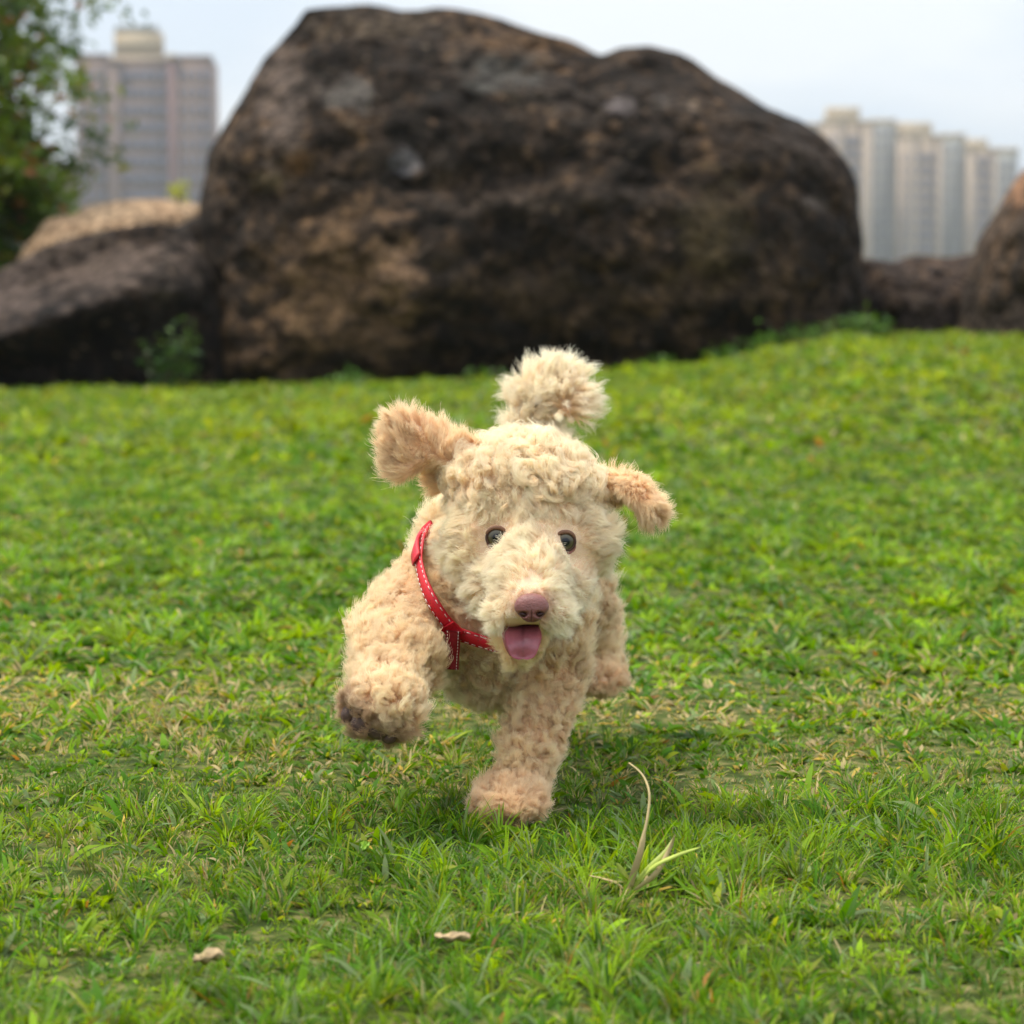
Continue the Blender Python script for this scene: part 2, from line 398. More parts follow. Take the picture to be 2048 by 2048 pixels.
# ------------------------------------------------------------------ leaves, shrubs, tree
M_leaf = leafmat('leaf', .45, .35, .35)
M_bark = mat('bark', (.09, .065, .045), .9, .2, bump=(40, .6, .01), noise=(20, .3))

def leaf_cloud(C, size, colors, up=.3, r=None, aspect=.45):
    """C (n,3) leaf centres -> two-quad folded leaves"""
    r = r or rng; n = len(C)
    d = r.normal(size=(n, 3)); d[:, 2] = d[:, 2] * .6 - .25; d /= np.linalg.norm(d, axis=1)[:, None]
    nn = r.normal(size=(n, 3)); nn[:, 2] = np.abs(nn[:, 2]) + up; s = np.cross(d, nn); s /= np.linalg.norm(s, axis=1)[:, None]; nn = np.cross(s, d)
    L_ = (size * (0.6 + .8 * r.random(n)))[:, None]
    w = L_ * aspect * .5
    A = C - d * L_ * .5; B = C + d * L_ * .5 - nn * L_ * .12; Ls = C + s * w + nn * w * .35; Rs = C - s * w + nn * w * .35; M = C
    V = np.stack([A, Ls, B, Rs, M], 1).reshape(-1, 3)
    k = np.arange(n)[:, None] * 5
    T = np.concatenate([k + np.array([[0, 4, 1]]), k + np.array([[1, 4, 2]]), k + np.array([[2, 4, 3]]), k + np.array([[3, 4, 0]])])
    return V, T, np.repeat(colors, 5, axis=0)

def tube(pts, rad, seg=8):
    pts = np.array(pts, float); n = len(pts); rad = np.broadcast_to(rad, (n,))
    V = []; t = np.gradient(pts, axis=0); t /= np.linalg.norm(t, axis=1)[:, None] + 1e-9
    ref = np.array([.3, .8, .5]) if abs(t[0][2]) > .5 else np.array([0, 0, 1.])
    for i in range(n):
        a = np.cross(t[i], ref); a /= np.linalg.norm(a) + 1e-9; b = np.cross(t[i], a)
        for k in range(seg):
            th = 2 * math.pi * k / seg; V.append(pts[i] + rad[i] * (math.cos(th) * a + math.sin(th) * b))
    Q = [[i * seg + k, i * seg + (k + 1) % seg, (i + 1) * seg + (k + 1) % seg, (i + 1) * seg + k] for i in range(n - 1) for k in range(seg)]
    return np.array(V), np.array(Q)

# tree at the left edge
Yt = 15.6
troot = P(-170, 760, Yt); troot[2] = 0
tree = empty('tree', troot); tag(tree, 'leafy tree with drooping sprays hanging over the left boulder', 'tree')
crownC = P(-60, 170, Yt)
tv, tq = tube([troot - [0, 0, .1], troot + [.02, 0, .8], troot + [.12, .0, 1.5], troot + [.22, .02, 2.1], troot + [.2, 0, 2.9]], [.11, .09, .07, .05, .02], 10)
link('trunk', np_mesh('trunk', tv, [tq]), M_bark, tree, smooth=True)
LC = []
for i in range(84):
    if i < 36: tgt = P(rng.uniform(-20, 245), rng.uniform(-30, 540), Yt + rng.uniform(-.6, .6))
    else: tgt = crownC + rng.normal(size=3) * np.array([.55, .6, .8])
    if i >= 42: tgt = P(rng.uniform(-60, 115), rng.uniform(300, 600), Yt + rng.uniform(-.6, .4))
    px_, py_ = pxof(tgt[None]);
    lim = np.interp(py_[0], [-100, 0, 60, 150, 240, 330, 380, 450, 560], [420, 260, 190, 190, 250, 225, 140, 140, 90])
    if px_[0] > lim - 10: tgt = P(lim - 10 - 60 * rng.random(), py_[0], tgt[1])
    z0 = np.clip(troot[2] + 1.2 + rng.random() * 1.3, 0, tgt[2] + .2)
    st = troot + np.array([.12, 0, z0]); mid = (st + tgt) / 2 + [0, 0, .25 + .1 * rng.random()]
    t = np.linspace(0, 1, 9)[:, None]; cv = (1 - t) ** 2 * st + 2 * t * (1 - t) * mid + t * t * tgt
    v, q = tube(cv, np.linspace(.018, .004, 9), 5)
    link('branch', np_mesh('branch', v, [q]), M_bark, tree, smooth=True)
    for k in range(145):
        u = rng.uniform(.25, 1.06); c = (1 - u) ** 2 * st + 2 * u * (1 - u) * mid + u * u * tgt
        LC.append(c + rng.normal(size=3) * np.array([.075, .09, .07]) * (1.5 - .5 * u))
LC = np.array(LC)
px_, py_ = pxof(LC); lim = np.interp(py_, [-200, -20, 20, 60, 130, 200, 240, 330, 370, 400, 470, 560], [540, 350, 300, 205, 200, 250, 265, 245, 200, 180, 140, 80]) 
LC = LC[(px_ + rng.normal(size=len(LC)) * 26 < lim) & (py_ < 600)]
extra = np.array([P(a, b, Yt) for a, b in [(150, 18), (200, 10), (235, 12), (262, 26), (275, 30), (245, 243), (265, 252), (240, 325), (228, 245), (180, 8), (222, 4), (300, 48)]])
LC = np.r_[LC, np.repeat(extra, 2, 0) + rng.normal(size=(2 * len(extra), 3)) * .03]
nL = len(LC); t = rng.random(nL); cl = vnoise(LC, 2.5, 2, 77)
lc = mixc((.022, .065, .006), (.125, .20, .012), sstep(.40, .62, cl) * .75 + .25 * t)
lc = mixc(lc, (.16, .17, .008), (t > .90) * .8); lc = mixc(lc, (.30, .12, .035), (t < .06) * 1.0)
v, f, c = leaf_cloud(LC, .082, lc, aspect=.5)
tag(link('crown', np_mesh('crown', v, [f], c), M_leaf, tree), kind='stuff')

def weed(px, py, Y, hgt, wid, n, label, colA, colB, cat='plant', group=None, size=.035, nstem=5):
    base = P(px, py, Y); base[2] = float(ground_z(base[0], Y)) if py > 560 else base[2]
    t = empty('weed_plant' if cat == 'plant' else cat, base); tag(t, label, cat, group)
    cs = []
    sv = []; sq = []; o = 0
    for k in range(nstem):
        ang = rng.uniform(0, 6.28); rr = rng.uniform(.2, 1) * wid
        tip = base + [math.cos(ang) * rr, math.sin(ang) * rr * .6, hgt * rng.uniform(.6, 1)]
        mid = (base + tip) / 2 + [0, 0, hgt * .15]
        u = np.linspace(0, 1, 6)[:, None]; cv = (1 - u) ** 2 * base + 2 * u * (1 - u) * mid + u * u * tip
        v, q = tube(cv, np.linspace(.005, .002, 6), 4); sv.append(v); sq.append(q + o); o += len(v)
        for j in range(n // nstem):
            u = rng.uniform(.15, 1.02); cs.append((1 - u) ** 2 * base + 2 * u * (1 - u) * mid + u * u * tip + rng.normal(size=3) * size * .7)
    link('stem', np_mesh('stem', np.concatenate(sv), [np.concatenate(sq)]), M_bark, t)
    cs = np.array(cs); c0 = mixc(colA, colB, rng.random(len(cs)))
    v, f, c = leaf_cloud(cs, size, c0)
    tag(link('foliage', np_mesh('foliage', v, [f], c), M_leaf, t), kind='stuff')

weed(368, 770, 12.3, .36, .07, 90, 'upright leafy weed in the dark gap at the big boulder left foot', (.03, .07, .012), (.09, .17, .02), nstem=3, size=.05)
weed(325, 770, 12.3, .22, .16, 130, 'low spreading weed left of the upright weed in the rock gap', (.02, .055, .012), (.04, .10, .02), nstem=8, size=.05)
weed(358, 408, 15.2, .16, .10, 60, 'yellow-green shoot growing on top of the tan boulder', (.30, .36, .03), (.42, .46, .05), nstem=4, size=.045)
for (a, Y_, hg, wd, nn_, lb) in [(1690, 12.6, .16, .16, 150, 'pale green weed tuft at the right foot of the big boulder'),
        (1760, 12.7, .13, .12, 90, 'small weed tuft just right of the big boulder foot'),
        (1610, 12.5, .15, .18, 150, 'dark green weed patch under the right end of the big boulder'),
        (1530, 12.4, .14, .16, 130, 'dark weed patch left of the one under the boulder right end'),
        (1440, 12.4, .11, .15, 110, 'dark weed patch under the big boulder right of the dog'),
        (1320, 12.35, .08, .14, 80, 'thin weed patch under the big boulder closest to the dog tail, right side'),
        (960, 12.2, .07, .16, 70, 'low weed patch under the big boulder left of the dog tail'),
        (700, 12.2, .07, .16, 80, 'low weed patch under the big boulder above the dog left ear')]:
    weed(a, 700, Y_, hg * .62, wd, nn_, lb, (.03, .10, .008), (.10, .22, .012), group='weeds along the foot of the boulder', size=.04, nstem=9)

# ------------------------------------------------------------------ grass
M_grass = leafmat('grass_blade', .55, .42, .14)
PAWXY = P(1018, 1600, 1.985)[:2]
def blades(name, n, y0, y1, margin, length, width, segs, style, label, seed):
    r = np.random.default_rng(seed)
    # area-uniform in a trapezoid that widens with distance, a margin beyond the view
    y = y0 + (y1 - y0) * r.random(n * 4); wdt = .212 * y + margin
    x_ = (r.random(n * 4) * 2 - 1) * wdt; nb = (vnoise(np.c_[x_, y], 3.0, 3, 90) - .5) * 1.1
    edge = np.where(style == 'fine', 1 - sstep(2.05, 2.75, y + nb), 1.0) * (sstep(1.95, 2.45, y + nb) if name == 'turf_grass' else 1) * (sstep(5.6, 6.6, y) if name == 'far_turf' else 1)
    keep = r.random(n * 4) < edge * wdt / (.212 * y1 + margin); y = y[keep][:n]; x = x_[keep][:n]; n = len(y)
    p = np.c_[x, y]
    # tufts: pull roots toward random centres
    # the planted paw presses blades down
    cell = .022 if style == 'fine' else .040 * max(1, y0 / 3)
    ci = np.floor(p / cell).astype(np.int64); jx = _h(ci[:, 0], ci[:, 1], 0, seed); jy = _h(ci[:, 0], ci[:, 1], 1, seed)
    cx = (ci + .5 + (np.c_[jx, jy] - .5) * .8) * cell
    p = p * .55 + cx * .45; tuft_h = _h(ci[:, 0], ci[:, 1], 2, seed); tuft_c = _h(ci[:, 0], ci[:, 1], 3, seed)
    x, y = p.T
    n1 = vnoise(p, 2.6, 3, 60); n2 = vnoise(p, 9, 3, 61); n3 = vnoise(p, 26, 2, 62)
    z = ground_z(x, y)
    # bare/thatchy band beyond the planted paw
    band = np.exp(-((y - 2.50 - .6 * (n1 - .5)) / .30) ** 2) * sstep(.34, .52, n2)
    bare = np.clip(band * .95 + sstep(.58, .72, vnoise(p, 5, 3, 67)) * np.where(y > 3.2, .22, .38), 0, 1)
    away = p - cx; ang = np.arctan2(away[:, 1], away[:, 0]) + r.normal(size=n) * .7
    rnd = r.random(n)
    Lh = length * (.40 + .75 * rnd) * (.5 + 1.0 * tuft_h ** 1.5) * (.45 + 1.05 * sstep(.32, .68, n2 * .6 + n1 * .4)) * (1 - .45 * bare)
    if style == 'fine': tilt = np.abs(r.normal(size=n)) * .38 + .12; bend = .5 + r.random(n) * .9
    else: tilt = np.abs(r.normal(size=n)) * .35 + .55; bend = .3 + r.random(n) * .9
    lay = r.random(n) < (.10 + .25 * bare); tilt = np.where(lay, 1.25 + .2 * r.random(n), tilt)
    pd = np.hypot(x - PAWXY[0], (y - PAWXY[1]) * .8); Lh = np.where((np.abs(x - PAWXY[0]) < .055) & (y > 1.83) & (y < 2.03), Lh * .8, Lh); Lh = np.where(pd < .028, Lh * .35, Lh); Lh = np.where((pd > .028) & (pd < .06), Lh * 1.15, Lh)
    Wd = width * (.6 + .8 * r.random(n))
    # colour
    t = r.random(n)
    hue = sstep(.3, .7, n1 * .45 + n2 * .35 + (tuft_c - .5) * .8 + .11)
    far = sstep(3.5, 9, y)
    gA = mixc((.055, .155, .002), (.078, .168, .002), far); gB = mixc((.235, .385, .005), (.265, .360, .003), far)
    c = gA * (1 - hue[:, None]) + gB * hue[:, None]
    c = mixc(c, (.19, .25, .11), (t < .20) * .8)                     # greyer leaves, sky gloss painted into their colour
    c = mixc(c, (.34, .37, .03), ((t > .92) & (t < .955)) * .7)         # yellowing
    dry = (r.random(n) < (.055 + .75 * bare * (1 - .6 * far))) ; c = mixc(c, (.50, .38, .20), dry * .85); Lh = np.where(dry, Lh * .8, Lh); Wd = np.where(dry, Wd * .6, Wd)
    c = mixc(c, (.30, .13, .035), ((t > .955) & (t < .962)) * .9)
    c *= (.62 + .55 * r.random(n))[:, None] * (.68 + .64 * _h(ci[:, 0], ci[:, 1], 4, seed))[:, None]
    # geometry
    K = segs + 1; s = np.linspace(0, 1, K)
    th = tilt[:, None] + bend[:, None] * s[None] * 1.1
    dl = (Lh / segs)[:, None]
    hx = np.cumsum(np.c_[np.zeros(n), np.sin(th[:, :-1]) * dl], 1); hz = np.cumsum(np.c_[np.zeros(n), np.cos(th[:, :-1]) * dl], 1)
    ca, sa = np.cos(ang)[:, None], np.sin(ang)[:, None]
    cxs = x[:, None] + hx * ca; cys = y[:, None] + hx * sa; czs = z[:, None] + hz - .002
    prof = np.sin(np.pi * (0.22 + .78 * s) ** (0.8)) ** .7 if style != 'fine' else (1 - s ** 2.2)
    prof = np.maximum(prof, 0); 
    tw = (r.normal(size=n) * .5)[:, None]
    wxv = -sa * np.cos(tw) + 0 * s; wyv = ca * np.cos(tw) + 0 * s; wzv = np.sin(tw) + 0 * s
    hw = Wd[:, None] * .5 * prof[None]
    Lf = np.stack([cxs + wxv * hw, cys + wyv * hw, czs + wzv * hw], 2); Rt = np.stack([cxs - wxv * hw, cys - wyv * hw, czs - wzv * hw], 2)
    V = np.concatenate([np.stack([Lf[:, :-1], Rt[:, :-1]], 2).reshape(n, -1, 3), np.stack([cxs[:, -1:], cys[:, -1:], czs[:, -1:]], 2)], 1)
    nv = V.shape[1]; base = np.arange(n)[:, None] * nv
    Q = np.concatenate([base + np.array([[2 * k, 2 * k + 1, 2 * k + 3, 2 * k + 2]]) for k in range(segs - 1)])
    T = base + np.array([[2 * (segs - 1), 2 * (segs - 1) + 1, nv - 1]])
    C = np.repeat(c, nv, 0)
    if style == 'fine':   # blades pale towards the sheath
        pale = np.tile(np.r_[np.repeat(np.linspace(1, 0, segs), 2) ** 2, 0], n) * .2; C = mixc(C, (.22, .26, .10), pale)
    o = link(name, np_mesh(name, V.reshape(-1, 3), [Q, T], C), M_grass)
    tag(o, label, 'grass', kind='stuff')
    return o

GRASS = 1.0
blades('fine_grass', int(95000 * GRASS), 1.10, 2.95, .14, .0245, .0017, 4, 'fine', 'fine sharp green blades around and in front of the planted paw', 101)
blades('broad_leaf_turf', int(16000 * GRASS), 1.10, 2.60, .14, .026, .0045, 3, 'broad', 'short broad leaves mixed into the near turf', 106)
blades('turf_grass', int(205000 * GRASS), 1.90, 6.4, .30, .029, .0060, 3, 'broad', 'mown broad-leaved turf behind the dog', 102)
blades('far_turf', int(118000 * GRASS), 5.6, 14.2, .60, .045, .017, 2, 'broad', 'yellow-green turf running up to the boulders', 103)

# ------------------------------------------------------------------ foreground bits: stalk tuft and dead leaves
def ground_at(px, py):
    a = PITCH + math.atan((py - 1024) / F); Y = H / math.tan(a)
    for _ in range(4):
        q = P(px, py, Y); Y = (H - float(ground_z(q[0], Y))) / math.tan(a)
    q = P(px, py, Y); q[2] = float(ground_z(q[0], Y)); return q

def ribbon(path, widths, th=.0006, across=None):
    """a leaf strip with thickness, folded slightly along its midrib"""
    p = np.array(path, float); n = len(p); t = np.gradient(p, axis=0); t /= np.linalg.norm(t, axis=1)[:, None] + 1e-9
    a = np.array(across if across is not None else (1, .2, 0), float)
    s = a - t * (t @ a)[:, None]; s /= np.linalg.norm(s, axis=1)[:, None] + 1e-9; nn = np.cross(t, s)
    w = np.array(widths)[:, None] * .5
    rows = [p - s * w, p + nn * w * .3, p + s * w, p + s * w - nn * th, p + nn * (w * .3) - nn * th, p - s * w - nn * th]
    V = np.stack(rows, 1).reshape(-1, 3)
    Q = [[i * 6 + k, i * 6 + (k + 1) % 6, (i + 1) * 6 + (k + 1) % 6, (i + 1) * 6 + k] for i in range(n - 1) for k in range(6)]
    return V, np.array(Q)

def smooth_path(pts, n=14):
    pts = np.array(pts, float); d = np.r_[0, np.cumsum(np.linalg.norm(np.diff(pts, axis=0), axis=1))]
    k = len(pts); u = np.linspace(0, d[-1], n); out = []
    for uu in u:
        i = min(max(np.searchsorted(d, uu, side='right') - 1, 0), k - 2); f = (uu - d[i]) / (d[i + 1] - d[i])
        p0, p1, p2, p3 = pts[max(i - 1, 0)], pts[i], pts[i + 1], pts[min(i + 2, k - 1)]
        out.append(.5 * ((2 * p1) + (-p0 + p2) * f + (2 * p0 - 5 * p1 + 4 * p2 - p3) * f ** 2 + (-p0 + 3 * p1 - 3 * p2 + p3) * f ** 3))
    return np.array(out)

M_straw = mat('dry_straw', (.38, .29, .13), .6, .35, noise=(60, .25))
M_yleaf = mat('yellowing_grass_leaf', (.30, .36, .05), .5, .4, noise=(50, .3))
M_gleaf = mat('green_grass_leaf', (.14, .26, .015), .45, .4, noise=(50, .25))
M_dead = mat('dead_leaf', (.33, .24, .13), .7, .3, noise=(160, .55))
root = ground_at(1256, 1790)
Yr = root[1]
tuft = empty('dry_grass_stalk', root); tag(tuft, 'tall bent straw-coloured grass stalk standing in front right of the dog', 'grass stalk')
pts = [root] + [P(a, b, Yr + .01 * k) for k, (a, b) in enumerate([(1268, 1740), (1282, 1690), (1294, 1640), (1299, 1590), (1290, 1558), (1276, 1540), (1258, 1526)])]
sp = smooth_path(pts, 26); v, q = tube(sp, np.linspace(.0016, .0006, 26) + .0004 * np.exp(-((np.arange(26) - 9) / 1.2) ** 2), 7)
link('stalk', np_mesh('stalk', v, [q]), M_straw, tuft, smooth=True)
def tleaf(nm, pp, w, m, ac=None):
    sp = smooth_path(pp, 12); s = np.linspace(0, 1, 12); v, q = ribbon(sp, w * np.maximum(np.sin(np.pi * (.12 + .88 * s)) ** .6, .02), across=ac)
    link(nm, np_mesh(nm, v, [q]), m, tuft, smooth=True)
R0 = root
tleaf('sheath', [R0, P(1266, 1750, Yr - .004), P(1282, 1700, Yr - .004), P(1290, 1660, Yr)], .005, M_straw)
tleaf('leaf', [R0, P(1290, 1745, Yr), P(1330, 1705, Yr + .01), P(1350, 1672, Yr + .02)], .0042, M_yleaf)
tleaf('leaf', [R0, P(1300, 1738, Yr), P(1350, 1712, Yr), P(1402, 1694, Yr + .01)], .0034, M_yleaf, (0, 1, .9))
tleaf('leaf', [R0, P(1300, 1775, Yr - .01), P(1330, 1765, Yr - .02), P(1352, 1745, Yr - .02)], .0045, M_gleaf)
tleaf('leaf', [R0, P(1235, 1768, Yr), P(1205, 1758, Yr), P(1178, 1752, Yr)], .003, M_straw, (0, 1, .2))
tleaf('leaf', [R0, P(1252, 1760, Yr), P(1240, 1735, Yr), P(1232, 1725, Yr)], .005, M_yleaf)
tleaf('leaf', [R0, P(1310, 1748, Yr), P(1338, 1700, Yr + .01), P(1350, 1668, Yr + .01)], .004, M_straw)

def dead_leaf(px, py, Lm, Wm, ang, m, label, curl=.4, lift=.016):
    c = ground_at(px, py) + [0, 0, lift]
    s = np.linspace(-1, 1, 11); d = np.array([math.cos(ang), math.sin(ang), .12]); side = np.array([-math.sin(ang), math.cos(ang), .25])
    V = []
    for u in s:
        w = Wm * .5 * math.sqrt(max(0, 1 - abs(u) ** 2.2)) + .0004
        for j, k in enumerate((-1, -.5, 0, .5, 1)):
            ww = w * (1 + .25 * math.sin(u * 5 + j * 1.7)); pnt = c + d * Lm * .5 * u + side * ww * k * .8 + np.array([0, 0, 1]) * (curl * Lm * .3 * u * u + abs(k) * ww * 1.1 + .0012 * math.sin(7 * u + 3 * k))
            V.append(pnt)
    nr = len(s); V = np.array(V); top = V + [0, 0, .0004]; bot = V - [0, 0, .0004]
    Q = [[i * 5 + j, i * 5 + j + 1, (i + 1) * 5 + j + 1, (i + 1) * 5 + j] for i in range(nr - 1) for j in range(4)]
    Q = np.array(Q); off = nr * 5
    rim = []
    for i in range(nr - 1):
        rim += [[i * 5, (i + 1) * 5, off + (i + 1) * 5, off + i * 5], [i * 5 + 4, off + i * 5 + 4, off + (i + 1) * 5 + 4, (i + 1) * 5 + 4]]
    o = link('dead_leaf', np_mesh('dead_leaf', np.r_[top, bot], [Q, Q[:, ::-1] + off, np.array(rim)]), m, smooth=True)
    tag(o, label, 'leaf', 'fallen leaves in the near grass')
dead_leaf(905, 1925, .028, .007, -.55, M_dead, 'pale curled dead leaf lying in the near grass below the dog', lift=.014)
dead_leaf(418, 1968, .020, .010, .2, M_dead, 'flat tan dead leaf low in the left foreground', lift=.014)
dead_leaf(730, 1735, .016, .006, 1.4, M_gleaf, 'small upright pale green leaf below left of the dog', lift=.014)


# ------------------------------------------------------------------ the dog
pr = []      # primitives: centre, radii, region, rotation about Y (deg)
def S(px, py, Y, r, reg, rot=0):
    r = (r, r, r) if np.isscalar(r) else r
    pr.append((P(px, py, Y), np.array(r, float), reg, rot))
def CAP(a, b, ra, rb, reg, n=9):
    A, B = P(*a), P(*b)
    for i in range(n):
        t = i / (n - 1); r = ra * (1 - t) + rb * t; pr.append((A * (1 - t) + B * t, np.array([r, r, r]), reg, 0))

# head
S(1048, 1006, 2.005, (.0615, .060, .050), 'head')
S(1052, 972, 2.02, (.051, .038, .037), 'head')
S(974, 1086, 1.985, (.034, .036, .036), 'head'); S(1140, 1082, 1.985, (.032, .036, .036), 'head')
S(1060, 1085, 1.968, (.042, .036, .038), 'head'); S(1000, 1165, 1.962, (.026, .026, .026), 'muzzle'); S(1122, 1165, 1.962, (.026, .026, .026), 'muzzle')
CAP((1058, 1130, 1.95), (1062, 1200, 1.906), .034, .0205, 'muzzle')
S(1020, 1222, 1.914, (.0165, .018, .0135), 'muzzle'); S(1102, 1222, 1.914, (.0165, .018, .0135), 'muzzle')
S(1045, 1292, 1.938, (.0145, .016, .011), 'jaw'); CAP((1045, 1295, 1.94), (1045, 1230, 1.985), .014, .024, 'jaw')
# neck, chest, trunk
CAP((1040, 1060, 2.06), (1015, 1200, 2.10), .052, .058, 'body')
S(1005, 1225, 2.105, (.068, .082, .058), 'body')
S(1005, 1318, 2.10, (.052, .06, .032), 'body')
CAP((1020, 1130, 2.12), (1058, 1020, 2.36), .058, .054, 'body', 14)
S(905, 1150, 2.09, (.036, .042, .046), 'body'); S(918, 1095, 2.14, (.030, .045, .045), 'body'); S(874, 1185, 2.085, (.033, .040, .038), 'body'); S(1108, 1180, 2.10, (.026, .036, .045), 'body')
# raised foreleg
CAP((876, 1180, 2.085), (796, 1275, 2.025), .036, .033, 'leg'); CAP((796, 1275, 2.025), (790, 1330, 1.985), .033, .032, 'leg', 5); CAP((790, 1330, 1.985), (776, 1375, 1.94), .026, .021, 'leg', 5)
S(765, 1408, 1.912, (.0285, .026, .0245), 'leg')
# planted foreleg
CAP((1092, 1235, 2.07), (1090, 1400, 2.05), .034, .026, 'leg', 12); CAP((1090, 1400, 2.05), (1050, 1525, 2.015), .025, .0205, 'leg', 12)
S(1022, 1588, 1.992, (.026, .028, .016), 'paw')
for a, b in ((972, 1607), (1003, 1615), (1037, 1615), (1068, 1606)): S(a, b, 1.953, (.0088, .0155, .0095), 'paw')
# raised paw toes
for a, b, Y in ((726, 1410, 1.905), (746, 1430, 1.900), (775, 1442, 1.900), (806, 1436, 1.91)): S(a, b, Y, (.0125, .012, .0125), 'paw')
# hind legs
CAP((1115, 1110, 2.33), (1162, 1210, 2.30), .040, .027, 'body'); CAP((1172, 1210, 2.30), (1194, 1290, 2.37), .026, .018, 'leg'); CAP((1194, 1290, 2.37), (1198, 1345, 2.32), .018, .016, 'leg')
S(1200, 1358, 2.305, (.021, .026, .014), 'paw')
CAP((1010, 1120, 2.33), (1050, 1230, 2.32), .050, .034, 'body'); CAP((1050, 1230, 2.32), (1078, 1330, 2.41), .032, .020, 'leg'); CAP((1078, 1330, 2.41), (1074, 1440, 2.42), .018, .016, 'leg')
S(1070, 1462, 2.405, (.020, .027, .012), 'paw')
# tail
tailp = smooth_path([P(*q) for q in ((1084, 940, 2.395), (1070, 880, 2.425), (1068, 830, 2.43), (1078, 785, 2.43), (1108, 767, 2.42), (1136, 782, 2.41), (1140, 815, 2.40))], 26)
for i, q in enumerate(tailp): pr.append((q, np.full(3, .018 - .007 * i / 25), 'tail', 0))
# ears
earL = [P(938, 918, 2.02), P(880, 888, 2.025), P(835, 878, 2.02), P(790, 885, 2.01), P(765, 890, 2.0)]
S(925, 912, 2.015, (.024, .013, .014), 'earL', 0); S(888, 897, 2.02, (.022, .009, .0145), 'earL', 10); S(855, 888, 2.02, (.022, .009, .018), 'earL'); S(822, 892, 2.01, (.020, .008, .023), 'earL'); S(803, 892, 2.0, (.014, .008, .028), 'earL')
S(893, 945, 2.035, (.012, .010, .016), 'earL', 0)
earR = [P(1200, 975, 2.02), P(1245, 970, 2.01), P(1290, 990, 2.0), P(1325, 1035, 1.99)]
S(1205, 975, 2.015, (.020, .016, .016), 'earR'); S(1245, 974, 2.01, (.022, .018, .011), 'earR', 5); S(1276, 988, 2.0, (.017, .018, .0095), 'earR', 30); S(1297, 1014, 1.995, (.0145, .016, .0085), 'earR', 50)

def build_body():
    bm = bmesh.new(); bmesh.ops.create_icosphere(bm, subdivisions=3, radius=1)
    bm.verts.ensure_lookup_table(); sv = np.array([v.co[:] for v in bm.verts]); sf = np.array([[v.index for v in f.verts] for f in bm.faces]); bm.free()
    Vs = []; Fs = []; o = 0
    for c, r, reg, rot in pr:
        v = sv * r
        if rot:
            a = math.radians(rot); v = np.c_[v[:, 0] * math.cos(a) + v[:, 2] * math.sin(a), v[:, 1], -v[:, 0] * math.sin(a) + v[:, 2] * math.cos(a)]
        Vs.append(v + c); Fs.append(sf + o); o += len(sv)
    me = np_mesh('body_raw', np.concatenate(Vs), [np.concatenate(Fs)])
    ob = bpy.data.objects.new('body', me); COL.objects.link(ob)
    m = ob.modifiers.new('r', 'REMESH'); m.mode = 'VOXEL'; m.voxel_size = .0036
    m = ob.modifiers.new('s', 'SMOOTH'); m.factor = .6; m.iterations = 9
    dg = bpy.context.evaluated_depsgraph_get(); me2 = bpy.data.meshes.new_from_object(ob.evaluated_get(dg))
    ob.modifiers.clear(); ob.data = me2; me2.name = 'body'; bpy.data.meshes.remove(me)
    me2.polygons.foreach_set('use_smooth', np.ones(len(me2.polygons), dtype=bool))
    return ob
body = build_body()
dog_root = P(1015, 1635, 2.0); dog_root[2] = 0
dog = empty('dog', dog_root)
tag(dog, 'curly cream puppy running at the camera with flying ears and tongue out', 'dog')
def adopt(o): o.parent = dog; o.matrix_parent_inverse = Matrix.Translation(-Vector(dog_root))
adopt(body)
M_skin = mat('apricot_skin', (.74, .52, .34), .8, .2)
body.data.materials.clear(); body.data.materials.append(M_skin)

bme = body.data; bme.calc_loop_triangles()
nv = len(bme.vertices); BV = np.empty(nv * 3, dtype=np.float32); bme.vertices.foreach_get('co', BV); BV = BV.reshape(-1, 3).astype(float)
BN = np.empty(nv * 3, dtype=np.float32); bme.vertices.foreach_get('normal', BN); BN = BN.reshape(-1, 3).astype(float)
nt_ = len(bme.loop_triangles); BT = np.empty(nt_ * 3, dtype=np.int32); bme.loop_triangles.foreach_get('vertices', BT); BT = BT.reshape(-1, 3)
bvh = BVHTree.FromPolygons(BV.tolist(), BT.tolist())
CAM = np.array((0, 0, H))
def hit(px, py, off=0.0):
    d = P(px, py, 2.0) - CAM; d /= np.linalg.norm(d)
    loc, nrm, i, dist = bvh.ray_cast(Vector(CAM), Vector(d))
    if loc is None: return None, None
    return np.array(loc) - d * off, np.array(nrm)

REG = ['head', 'muzzle', 'jaw', 'body', 'leg', 'paw', 'tail', 'earL', 'earR']
PC = np.array([q[0] for q in pr]); PR = np.array([q[1] for q in pr]); PG = np.array([REG.index(q[2]) for q in pr])
def regions(X):
    out = np.zeros(len(X), int)
    for i in range(0, len(X), 20000):
        d = X[i:i + 20000, None] - PC[None]; k = (np.linalg.norm(d / PR[None], axis=2) - 1) * PR.min(1)[None]
        out[i:i + 20000] = PG[np.argmin(k, 1)]
    return out

# key places on the face
EL, ENL = hit(993, 1075); ER, ENR = hit(1131, 1083)
NOSE = P(1063, 1217, 1.880); TONGUE = P(1046, 1275, 1.915)
eyeL = EL + np.array([.0, .0004, 0]); eyeR = ER + np.array([0, .0010, 0])

# harness strap path, laid over the coat
strapA = [(862, 1058), (846, 1085), (840, 1118), (845, 1150), (856, 1182), (872, 1212), (893, 1242), (912, 1264), (940, 1275), (972, 1285), (1004, 1294), (1040, 1300)]
def lay(pp, off):
    o = []
    for a, b in pp:
        h, n_ = hit(a, b, off)
        if h is None: h = P(a, b, 2.08)
        o.append(h)
    o = np.array(o)
    return o
sA = lay(strapA, .0)
